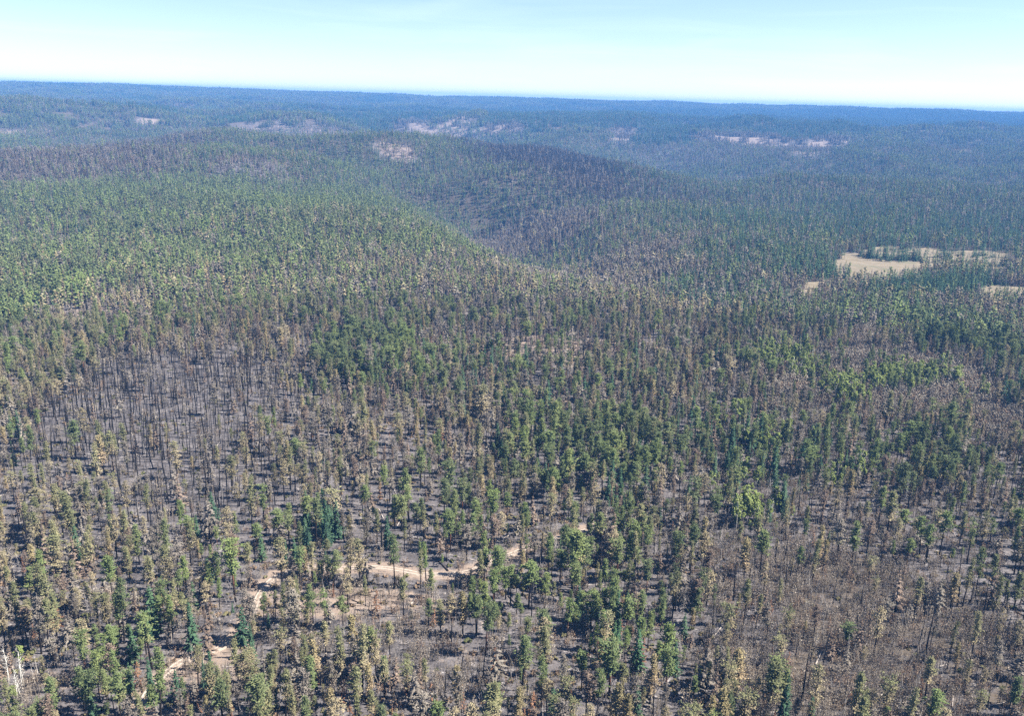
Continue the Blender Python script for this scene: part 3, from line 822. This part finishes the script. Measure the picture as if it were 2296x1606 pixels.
az = np.concatenate([np.radians(np.linspace(-42, 42, 380)), np.radians(np.linspace(42, 318, 60)[1:-1])])
rr = 25 * (14000 / 25) ** np.linspace(0, 1, 430)
AZ, RR = np.meshgrid(az, rr)
gx, gy = (RR * np.sin(AZ)).ravel(), (RR * np.cos(AZ)).ravel()
gz = ground_h(gx, gy)
_, _, _, gsoil, gduff, _ = stands_at(gx, gy)
gtd = track_dist(gx, gy)
gsoil = np.maximum(gsoil, 0.75 * (1 - sst(2, 9, gtd)))
gz = gz - 0.18 * (1 - sst(2.2, 4.0, gtd))
na, nr = len(az), len(rr)
ii, jj = np.meshgrid(np.arange(nr - 1), np.arange(na), indexing='ij')
j2 = (jj + 1) % na
quads = np.stack([ii * na + jj, ii * na + j2, (ii + 1) * na + j2, (ii + 1) * na + jj], -1).reshape(-1, 4)[:, ::-1]
me = bpy.data.meshes.new('ground')
me.vertices.add(len(gx)); me.vertices.foreach_set('co', np.stack([gx, gy, gz], -1).ravel())
me.loops.add(quads.size); me.loops.foreach_set('vertex_index', quads.ravel().astype(np.int32))
me.polygons.add(len(quads)); me.polygons.foreach_set('loop_start', np.arange(0, quads.size, 4, dtype=np.int32))
me.polygons.foreach_set('use_smooth', np.ones(len(quads), bool))
attr(me, 'soil', gsoil); attr(me, 'duff', gduff)
me.materials.append(M['ground']); me.update(); me.validate()
link('ground', me, kind='structure', label='ash grey burnt forest floor rolling away to the hills')

def ribbon(name, xy, offs, zs, m, parent=None, wob=0.0, **props):
    d = np.gradient(xy, axis=0); d /= np.linalg.norm(d, axis=1)[:, None] + 1e-9
    nrm = np.stack([-d[:, 1], d[:, 0]], -1)
    V = []
    for i, (p, n) in enumerate(zip(xy, nrm)):
        for o, z in zip(offs, zs):
            k = o * (1 + wob * float(vnoise(np.array([i * 0.21 + o]), np.array([o * 3.0]), 5)[0]))
            q = p + n * k
            V.append((q[0], q[1], float(ground_h(q[0], q[1])) + z))
    k = len(offs)
    F = [(i * k + j, i * k + j + 1, (i + 1) * k + j + 1, (i + 1) * k + j) for i in range(len(xy) - 1) for j in range(k - 1)]
    me = bpy.data.meshes.new(name); me.from_pydata(V, [], F); me.materials.append(m)
    me.polygons.foreach_set('use_smooth', [True] * len(F)); me.update()
    return link(name, me, parent, **props)

tr = ribbon('dirt_track', track_xy, [-1.9, -1.45, -0.4, 0.4, 1.45, 1.9], [-.12, .10, .14, .14, .10, -.12], M['track'], wob=.5,
            kind='structure', label='pale dirt forest track with two worn wheel ruts')
for s in (-1, 1):
    ribbon('wheel_rut', track_xy, [s * 0.55, s * 0.85, s * 1.15], [.165, .175, .165], M['rut'], tr, wob=.15)

def sheet(name, P, m, dz, n=110, **props):
    lo, hi = P.min(0), P.max(0)
    xs, ys = np.linspace(lo[0], hi[0], n), np.linspace(lo[1], hi[1], n)
    X, Y = np.meshgrid(xs, ys)
    ox, oy = X + 16 * fbm(X / 22, Y / 22, 71, 4), Y + 22 * fbm(X / 22 + 9, Y / 22, 75, 4)
    ok = inside(ox, oy, P)
    V = np.stack([X.ravel(), Y.ravel(), (ground_h(X, Y) + dz).ravel()], -1)
    F = [(i * n + j, i * n + j + 1, (i + 1) * n + j + 1, (i + 1) * n + j) for i in range(n - 1) for j in range(n - 1)
         if ok[i, j] or ok[i + 1, j + 1] or ok[i, j + 1]]
    me = bpy.data.meshes.new(name); me.from_pydata(V.tolist(), [], F); me.materials.append(m)
    me.polygons.foreach_set('use_smooth', [True] * len(F)); me.update()
    return link(name, me, **props)

for P, lab in zip(meadows, ('open tan dry grass meadow ringed by dark firs', 'small tan clearing beside the dark firs')):
    sheet('meadow', P, M['meadow'], 0.35, kind='structure', label=lab)

# ------------------------------------------------------------------ where every tree stands
AZ_MAX = math.radians(37)

def candidates(r0, r1, step, seed):
    r = np.random.RandomState(seed)
    n = int(2 * r1 / step) + 2
    xs = (np.arange(-n // 2, n // 2)) * step
    ys = np.arange(r0 * 0.75, r1, step)
    X, Y = np.meshgrid(xs, ys)
    X = (X + (r.rand(*X.shape) - .5) * step * 1.1).ravel(); Y = (Y + (r.rand(*Y.shape) - .5) * step * 1.1).ravel()
    R_ = np.hypot(X, Y)
    m = (R_ > r0) & (R_ < r1) & (np.abs(np.arctan2(X, Y)) < AZ_MAX + 25 / np.maximum(R_, 1))
    return X[m], Y[m]

hz_az = np.radians(np.linspace(-39, 39, 260)); hz_r = np.concatenate([np.linspace(150, 3000, 300), np.linspace(3040, 9000, 150)])
HA, HR = np.meshgrid(hz_az, hz_r)
hang = (ground_h(HR * np.sin(HA), HR * np.cos(HA)) + 8 - CAM_Z) / HR
hmax = np.maximum.accumulate(hang, 0)

def seen(x, y, z, extra):
    """true unless the land in front hides the whole tree by a wide margin"""
    r = np.hypot(x, y); a = np.arctan2(x, y)
    ja = np.clip(np.rint((a - hz_az[0]) / (hz_az[1] - hz_az[0])), 0, len(hz_az) - 1).astype(int)
    ir = np.clip(np.searchsorted(hz_r, r - 30) - 1, 0, len(hz_r) - 1)
    return (z + extra - CAM_Z) / r >= hmax[ir, ja]

def free(x, y, tree=True):
    ok = np.ones(len(x), bool)
    for P in meadows: ok &= ~inside(x + 16 * fbm(x / 22, y / 22, 71, 4), y + 22 * fbm(x / 22 + 9, y / 22, 75, 4), P)
    return ok & (track_dist(x, y) > np.where((np.hypot(x, y) > 470) | (np.hypot(x, y) < 292), 1.0, 4.2 if tree else 2.4))

def pick(w, u):
    return (u[:, None] > np.cumsum(w, 1)).sum(1).clip(0, w.shape[1] - 1)

def place(r0, r1, step, seed, gap=True):
    x, y = candidates(r0, r1, step, seed)
    w, d, t, so, du, top = stands_at(x, y)
    r = np.random.RandomState(seed + 1)
    u = r.rand(len(x))
    clus = 0.55 + 0.9 * np.clip(vnoise(x / 16, y / 16, 88) + 0.5, 0, 1)
    ok = (u < np.clip(d * clus * np.where(np.hypot(x, y) < 520, .62, .72), 0, 1)) & free(x, y)
    x, y, w, top = x[ok], y[ok], w[ok], top[ok]
    return x, y, pick(w, r.rand(len(x))), top

def fir_islands():
    """close-set firs on the tongues of forest inside the meadow"""
    r = np.random.RandomState(77); X, Y = [], []
    for a, b, n, sd in (((1926, 577), (1968, 580), 50, 7), ((1962, 582), (2040, 584), 74, 9), ((2036, 582), (2078, 588), 32, 6), ((2096, 579), (2135, 583), 24, 8),
                        ((1940, 562), (2060, 566), 26, 9), ((2075, 568), (2262, 582), 44, 10),
                        ((2150, 588), (2200, 592), 20, 6), ((2205, 594), (2262, 600), 26, 9), ((1842, 632), (1872, 616), 40, 9), ((1870, 626), (1897, 622), 18, 5)):
        p, q = at2(*a), at2(*b)
        t = r.rand(n) ** .8
        X.append(p[0] + (q[0] - p[0]) * t + r.normal(0, sd * .5, n)); Y.append(p[1] + (q[1] - p[1]) * t + r.normal(0, sd, n))
    X, Y = np.concatenate(X), np.concatenate(Y)
    return X, Y, np.full(len(X), KI['fir_tree']), np.full(len(X), -1)

def aspen_groves():
    """close-set aspens in leaf"""
    r = np.random.RandomState(78); X, Y = [], []
    for (u, v, ru, rv, n) in ((1762, 800, 60, 22, 60), (2040, 862, 125, 18, 80), (1888, 884, 50, 18, 36), (1692, 1160, 46, 26, 22), (2060, 752, 110, 9, 40), (1900, 1090, 60, 16, 16), (2200, 905, 60, 14, 18), (1720, 1000, 60, 26, 24)):
        c, e, f = at2(u, v), at2(u + ru, v), at2(u, v - rv)
        a, q = r.rand(n) * 6.283, np.sqrt(r.rand(n))
        p = c + (np.cos(a) * q)[:, None] * (e - c) + (np.sin(a) * q)[:, None] * (f - c)
        X.append(p[:, 0]); Y.append(p[:, 1])
    X, Y = np.concatenate(X), np.concatenate(Y)
    return X, Y, np.full(len(X), KI['aspen_tree']), stands_at(X, Y)[5]

near = place(165, 1250, 3.85, 500)
mid = place(1250, 3400, 5.0, 510)
px, py, pk, ptop = (np.concatenate(q) for q in zip(near, mid, fir_islands(), aspen_groves()))
pz = ground_h(px, py)
ok = seen(px, py, pz, 45)
px, py, pz, pk, ptop = px[ok], py[ok], pz[ok], pk[ok], ptop[ok]
pr = np.hypot(px, py)
pv = rs.rand(len(px))                                 # which form
ps = np.clip(rs.normal(.76, .16, len(px)), .42, 1.25) * np.where(rs.rand(len(px)) < .34, rs.uniform(.36, .75, len(px)), 1.0)
pw = np.clip(rs.lognormal(0, .17, len(px)), .68, 1.5)       # how broad for its height
ps = ps * np.where(pk == KI['aspen_tree'], 1.28, 1.0) * np.where(pk == KI['charred_pole'], 1.2, 1.0) * np.where((pk == KI['fir_tree']) & (px > 300) & (pr > 820) & (pr < 1150), 1.2, 1.0)
prz = rs.rand(len(px)) * 6.283
plean = np.where(pk == KI['charred_pole'], .05, np.where(pk == KI['grey_snag'], .06, .028))
plx, ply = rs.normal(0, 1, len(px)) * plean, rs.normal(0, 1, len(px)) * plean

def place_small(r0, r1, step, seed, which):
    x, y = candidates(r0, r1, step, seed)
    w, d, t, so, du, top = stands_at(x, y)
    r = np.random.RandomState(seed + 1)
    if which == 'thicket': p = t * (0.35 + 1.1 * np.clip(vnoise(x / 9, y / 9, 91) + .5, 0, 1)) * .8
    elif which == 'shrub': p = np.full(len(x), .45) * (0.2 + 1.6 * np.clip(vnoise(x / 20, y / 20, 95) + .5, 0, 1) ** 2) * (1 - .6 * np.clip(t, 0, 1)) * (1 - .8 * w[:, KI['charred_pole']])
    else: p = np.where(t > .6, .26, .085) * np.ones(len(x))
    ok = (r.rand(len(x)) < p) & free(x, y, False)
    x, y, top = x[ok], y[ok], top[ok]
    z = ground_h(x, y)
    m = seen(x, y, z, 20)
    return x[m], y[m], z[m], top[m]

small = {'burnt_thicket_clump': place_small(165, 1150, 2.5, 600, 'thicket'),
         'low_shrub': place_small(165, 620, 2.9, 620, 'shrub'),
         'fallen_log': place_small(165, 800, 5.0, 640, 'log')}

# ------------------------------------------------------------------ building trees: individuals near by, the rest as stands
GROUPS = {
 'live_pine': ('pines still green after the fire', 'pine tree', 'distant green pines covering the slopes'),
 'scorched_pine': ('pines with scorched tan needles', 'pine tree', 'distant tan scorched pines among the green forest'),
 'singed_conifer': ('dead-needled brown conifers', 'conifer', 'distant brown dead-needled conifers across the burnt hills'),
 'fir_tree': ('dark green firs', 'fir tree', 'distant dark firs massed around the meadow and ravines'),
 'rust_conifer': ('small rust-coloured conifers', 'young conifer', 'distant rust-coloured young conifers between the pines'),
 'charred_pole': ('charred standing poles', 'dead tree', 'distant charred black poles on the ash slope'),
 'grey_snag': ('grey standing snags', 'dead tree', 'distant grey snags scattered through the forest'),
 'aspen_tree': ('white-barked aspens', 'aspen tree', 'distant leafy aspen groves among the firs'),
 'burnt_thicket_clump': ('clumps of burnt saplings', 'burnt saplings', 'far burnt sapling thickets as a brown twiggy mass'),
 'low_shrub': ('low shrubs on the ash', 'shrub', 'small low shrubs and tufts dotted over the ash'),
 'fallen_log': ('logs lying on the burnt ground', 'log', 'scattered fallen logs lying farther across the ash'),
}
LIMIT = 290
meshes = {}       # kind -> list of list of (part name, mesh)
PROTO = {}        # kind -> collection of whole-tree models for the stands
for k in KINDS:
    meshes[k] = []
    pc = bpy.data.collections.new(k + '_models')
    PROTO[k] = pc
    for i, (parts, words, H) in enumerate(FORMS[k]):
        meshes[k].append([(pn, new_mesh(f'{k}_{pn}', [p])) for pn, p in parts if len(p[0])])
        pc.objects.link(bpy.data.objects.new(f'{k}_model_{i:02d}', new_mesh(f'{k}_model', [p for _, p in parts])))
    for i, parts in enumerate(FAR.get(k, [])):
        pc.objects.link(bpy.data.objects.new(f'{k}_model_{50 + i:02d}', new_mesh(f'{k}_far_model', [p for _, p in parts])))

def scatter_nodes(coll):
    g = bpy.data.node_groups.new('stand', 'GeometryNodeTree')
    g.interface.new_socket('Geometry', in_out='INPUT', socket_type='NodeSocketGeometry')
    g.interface.new_socket('Geometry', in_out='OUTPUT', socket_type='NodeSocketGeometry')
    N, L = g.nodes, g.links
    gi, go = N.new('NodeGroupInput'), N.new('NodeGroupOutput')
    m2p = N.new('GeometryNodeMeshToPoints')
    ci = N.new('GeometryNodeCollectionInfo'); ci.inputs['Collection'].default_value = coll
    ci.inputs['Separate Children'].default_value = True; ci.inputs['Reset Children'].default_value = True
    iop = N.new('GeometryNodeInstanceOnPoints'); iop.inputs['Pick Instance'].default_value = True
    def named(nm, dt):
        a = N.new('GeometryNodeInputNamedAttribute'); a.data_type = dt; a.inputs['Name'].default_value = nm
        return a.outputs['Attribute']
    e2r = N.new('FunctionNodeEulerToRotation')
    L.new(gi.outputs[0], m2p.inputs['Mesh']); L.new(m2p.outputs[0], iop.inputs['Points'])
    L.new(ci.outputs[0], iop.inputs['Instance']); L.new(named('form', 'INT'), iop.inputs['Instance Index'])
    L.new(named('turn', 'FLOAT_VECTOR'), e2r.inputs[0]); L.new(e2r.outputs[0], iop.inputs['Rotation'])
    L.new(named('size', 'FLOAT_VECTOR'), iop.inputs['Scale']); L.new(iop.outputs[0], go.inputs[0])
    return g

def stand(name, coll, xyz, form, turn, size, label, category=None):
    me = bpy.data.meshes.new(name)
    me.vertices.add(len(xyz)); me.vertices.foreach_set('co', np.asarray(xyz, np.float32).ravel())
    a = me.attributes.new('form', 'INT', 'POINT'); a.data.foreach_set('value', np.asarray(form, np.int32))
    a = me.attributes.new('turn', 'FLOAT_VECTOR', 'POINT'); a.data.foreach_set('vector', np.asarray(turn, np.float32).ravel())
    size = np.asarray(size, np.float32)
    if size.ndim == 1: size = np.repeat(size[:, None], 3, 1)
    a = me.attributes.new('size', 'FLOAT_VECTOR', 'POINT'); a.data.foreach_set('vector', size.ravel())
    o = link(name, me, kind='stuff', label=label)
    if category: o['category'] = category
    md = o.modifiers.new('stand', 'NODES'); md.node_group = scatter_nodes(coll)
    return o

def in_frame(x, y, z, H):
    u, v = project(x, y, z); u2, v2 = project(x, y, z + H)
    return (np.maximum(u, u2) > 2) & (np.minimum(u, u2) < W_PX - 2) & (v2 < H_PX - 3)

def size_word(q):
    return 'very tall' if q > 1.0 else 'tall' if q > .82 else 'mid-height' if q > .62 else 'short' if q > .40 else 'stunted'

def place_words(x, y, td, top):
    if td < 9: return 'standing beside the dirt track'
    if top >= 0 and stand_geo[top][9]: return stand_geo[top][9]
    return None

NEAR_NAMES = {'live_pine': 'green pine', 'scorched_pine': 'tan scorched pine', 'singed_conifer': 'brown conifer', 'fir_tree': 'dark fir',
              'rust_conifer': 'rust young conifer', 'charred_pole': 'charred pole', 'grey_snag': 'grey snag', 'aspen_tree': 'white aspen'}
near_i = np.where(pr < 800)[0]
nx, ny, nk = px[near_i], py[near_i], pk[near_i]
ptd = track_dist(px, py)

def neighbours(x, y):
    """size and kind of the three nearest trees"""
    d = (nx - x) ** 2 + (ny - y) ** 2
    o = [j for j in np.argpartition(d, 6)[:6] if d[j] > 0.05]
    o = sorted(o, key=lambda j: d[j])[:3]
    return [(size_word(ps[near_i[j]]), NEAR_NAMES[TREES[nk[j]]]) for j in o]

USED = {}
def make_label(size, look, where, x, y, verb):
    """the look, then the place, then the neighbours, until no other thing has the same words"""
    (s0, k0), (s1, k1), (s2, k2) = neighbours(x, y)
    head = f'{size} {look}'
    c = []
    if where: c += [f'{head} {where}', f'{head} {where}, by a {k0}', f'{head} {where}, by a {s0} {k0}']
    short = where.replace('standing ', '').split(' beside ')[0].split(' by ')[0].split(' above ')[0].split(' below ')[0] if where else ''
    c += [f'{head} {verb} by a {k0}', f'{head} {verb} between a {k0} and a {k1}', f'{head} {verb} between a {s0} {k0} and a {s1} {k1}',
          f'{head} {short} between a {s0} {k0} and a {k1}', f'{head} near a {s0} {k0}, a {k1} and a {k2}', f'{head} near a {s0} {k0}, a {s1} {k1} and a {s2} {k2}']
    c = [' '.join(l.split()) for l in c]
    c = [l for l in c if len(l.split()) <= 16] or [' '.join(c[0].split()[:16])]
    for l in c:
        if l not in USED:
            USED[l] = 1
            return l
    return c[-1]

def build(kind, i_form, loc, rot, sc, label, broad=1.0):
    group, cat, _ = GROUPS[kind]
    root = bpy.data.objects.new(kind, None)
    COL.objects.link(root)
    root.empty_display_size = 0.5
    root.location = loc; root.rotation_euler = rot; root.scale = (sc * broad, sc * broad, sc)
    root['label'] = label; root['category'] = cat; root['group'] = group
    for pn, me in meshes[kind][i_form]:
        c = bpy.data.objects.new(pn, me); COL.objects.link(c); c.parent = root
        if pn in ('branches', 'twigs', 'stems'): c['kind'] = 'stuff'
    return root

psz = ps / np.where(pk == KI['aspen_tree'], 1.28, np.where(pk == KI['charred_pole'], 1.2, 1.0))
def lean_word(rot):
    return 'leaning ' if max(abs(rot[0]), abs(rot[1])) > .05 else ''

for kind in TREES:
    sel = np.where(pk == KI[kind])[0]
    if not len(sel): continue
    forms, nf, nfar = FORMS[kind], len(FORMS[kind]), len(FAR[kind])
    if kind == 'aspen_tree':                           # bare ones near by on the lower left, leafy groves elsewhere
        bare = (rs.rand(len(sel)) < np.where(px[sel] < -40, .85, .12))
        fi = np.where(bare, 2 + (pv[sel] * 2).astype(int), (pv[sel] * 2).astype(int))
    else:
        fi = (pv[sel] * nf).astype(int).clip(0, nf - 1)
    Hs = np.array([f[2] for f in forms])[fi] * ps[sel]
    vis = in_frame(px[sel], py[sel], pz[sel], Hs)
    order = np.argsort(np.where(vis, pr[sel] / np.sqrt(ps[sel]), 1e9))
    chosen = order[:LIMIT][vis[order[:LIMIT]]]
    rest = np.setdiff1d(np.arange(len(sel)), chosen)
    for j in chosen:
        i = sel[j]
        rot = (plx[i], ply[i], prz[i])
        label = make_label(size_word(psz[i]), lean_word(rot) + forms[fi[j]][1], place_words(0, 0, ptd[i], ptop[i]), px[i], py[i], 'standing')
        build(kind, int(fi[j]), (px[i], py[i], pz[i] - 0.1), rot, float(ps[i]), label, float(pw[i]))
    if len(rest):
        i = sel[rest]
        # Collection order is by name: models 00.. then 50..
        far = pr[i] > 760
        fr = np.where(far, nf + (pv[i] * nfar).astype(int).clip(0, nfar - 1), fi[rest])
        stand(kind + '_stand', PROTO[kind], np.stack([px[i], py[i], pz[i] - 0.15], -1), fr, np.stack([plx[i], ply[i], prz[i]], -1),
              np.stack([ps[i] * pw[i], ps[i] * pw[i], ps[i]], -1), GROUPS[kind][2])

for kind, (x, y, z, top) in small.items():
    n = len(x); r = np.random.RandomState(len(kind))
    forms, nf, nfar = FORMS[kind], len(FORMS[kind]), len(FAR.get(kind, []))
    if kind == 'burnt_thicket_clump':
        pr_ = np.array([.38, .20, .22, .20])
    elif kind == 'fallen_log': pr_ = np.array([.38, .26, .22, .14])
    else: pr_ = np.full(nf, 1 / nf)
    fi = np.searchsorted(np.cumsum(pr_), r.rand(n)).clip(0, nf - 1)
    sc = np.clip(r.normal(1, .22, n), .5, 1.6)
    if kind == 'burnt_thicket_clump': sc = sc * (1 + .6 * sst(480, 620, np.hypot(x, y)))
    rz = r.rand(n) * 6.283
    rot = np.zeros((n, 3)); rot[:, 2] = rz
    if kind == 'fallen_log':                           # lie along the slope
        e = 3.0
        hx = (ground_h(x + e * np.cos(rz), y + e * np.sin(rz)) - ground_h(x - e * np.cos(rz), y - e * np.sin(rz))) / (2 * e)
        rot[:, 1] = -np.arctan(hx)
    d = np.hypot(x, y)
    Hs = np.full(n, 2.0)
    vis = in_frame(x, y, z, Hs)
    order = np.argsort(np.where(vis, d / sc, 1e9))
    chosen = order[:LIMIT][vis[order[:LIMIT]]]
    rest = np.setdiff1d(np.arange(n), chosen)
    td = track_dist(x, y)
    for j in chosen:
        w = place_words(0, 0, td[j], top[j])
        if w: w = w.replace('standing ', '').replace('rising out of', 'within')
        label = make_label('large' if sc[j] > 1.2 else 'small' if sc[j] < .8 else 'middling', forms[fi[j]][1], w, x[j], y[j], 'lying' if kind == 'fallen_log' else 'growing')
        build(kind, int(fi[j]), (x[j], y[j], z[j]), tuple(rot[j]), float(sc[j]), label)
    if len(rest):
        fr = np.where((d[rest] > 500) & (nfar > 0), nf + (r.rand(len(rest)) * max(nfar, 1)).astype(int), fi[rest])
        stand(kind + '_stand', PROTO[kind], np.stack([x[rest], y[rest], z[rest]], -1), fr, rot[rest], sc[rest], GROUPS[kind][2])

# ------------------------------------------------------------------ the far hills' forest: blocks of small trees
pc = bpy.data.collections.new('far_forest_models')
MIXES = [{'live_pine': .8, 'fir_tree': .2}, {'fir_tree': .8, 'singed_conifer': .2}, {'singed_conifer': 1.0}, {'fir_tree': .4, 'singed_conifer': .35, 'live_pine': .25}]
PS = 28.0
idx = 0
for mi, mx in enumerate(MIXES):
    for var in range(3):
        r = np.random.RandomState(900 + idx)
        parts = []
        for t in range(17):
            k = list(mx)[int(np.searchsorted(np.cumsum(list(mx.values())), r.rand() * .999))]
            form = FAR[k][r.randint(len(FAR[k]))]
            s = .8 + .4 * r.rand(); a = r.rand() * 6.28; ca, sa = math.cos(a), math.sin(a)
            ox, oy = (r.rand(2) - .5) * PS * 1.15
            for pn, (v, f, m, tn, bn) in form:
                if not len(v) or pn == 'branches': continue
                q = v * s
                q = np.stack([q[:, 0] * ca - q[:, 1] * sa + ox, q[:, 0] * sa + q[:, 1] * ca + oy, q[:, 2] - 1.0], -1)
                parts.append((q, f, m, np.clip(tn * .7 + .3 * r.rand(), 0, 1), bn))
        pc.objects.link(bpy.data.objects.new(f'far_forest_model_{idx:02d}', new_mesh('far_forest_model', parts)))
        idx += 1
fx, fy = candidates(3400, 8200, PS, 700)
fw, fd, _, fso, _, _ = stands_at(fx, fy)
fz = ground_h(fx, fy)
ok = seen(fx, fy, fz, 40) & (rs.rand(len(fx)) < np.clip(fd * (.75 + .6 * vnoise(fx / 90, fy / 90, 5)), 0, 1))
fx, fy, fz, fw = fx[ok], fy[ok], fz[ok], fw[ok]
q = fw[:, [KI['live_pine'], KI['fir_tree'], KI['singed_conifer']]] + .6 * np.stack([vnoise(fx / 260, fy / 260, 61 + i) for i in range(3)], -1)
f4 = np.where(q.max(1) > .52, q.argmax(1), 3)
stand('far_forest', pc, np.stack([fx, fy, fz], -1), f4 * 3 + rs.randint(0, 3, len(fx)),
      np.stack([0 * fx, 0 * fx, rs.randint(0, 4, len(fx)) * math.pi / 2], -1), .9 + .3 * rs.rand(len(fx)),
      'far-off forest blanketing the hazy blue hills and plateau')

# ------------------------------------------------------------------ the hazy air
HZ_TOP = max(CAM_Z + 15, float(gz.max()) + 40)
HZ_BOT = float(gz.min()) - 1.5
b = 14500.0
me = bpy.data.meshes.new('haze')
me.from_pydata([(sx * b, sy * b, z) for z in (HZ_BOT, HZ_TOP) for sx, sy in ((-1, -1), (1, -1), (1, 1), (-1, 1))], [],
               [(3, 2, 1, 0), (4, 5, 6, 7), (0, 1, 5, 4), (1, 2, 6, 5), (2, 3, 7, 6), (3, 0, 4, 7)])
hm = bpy.data.materials.new('hazy_air'); hm.use_nodes = True
hn = hm.node_tree
hn.nodes.remove(hn.nodes['Principled BSDF'])
pvn = hn.nodes.new('ShaderNodeVolumePrincipled')
pvn.inputs['Color'].default_value = (.15, .42, 1.0, 1)
pvn.inputs['Density'].default_value = 0.95e-4
hn.links.new(pvn.outputs[0], hn.nodes['Material Output'].inputs['Volume'])
me.materials.append(hm)
link('haze', me, kind='stuff', label='thin blue haze in the air over the distant hills')
print('TREES', len(px), {k: int((pk == KI[k]).sum()) for k in TREES}, {k: len(v[0]) for k, v in small.items()}, 'far', len(fx), 'top', HZ_TOP, 'bot', HZ_BOT)
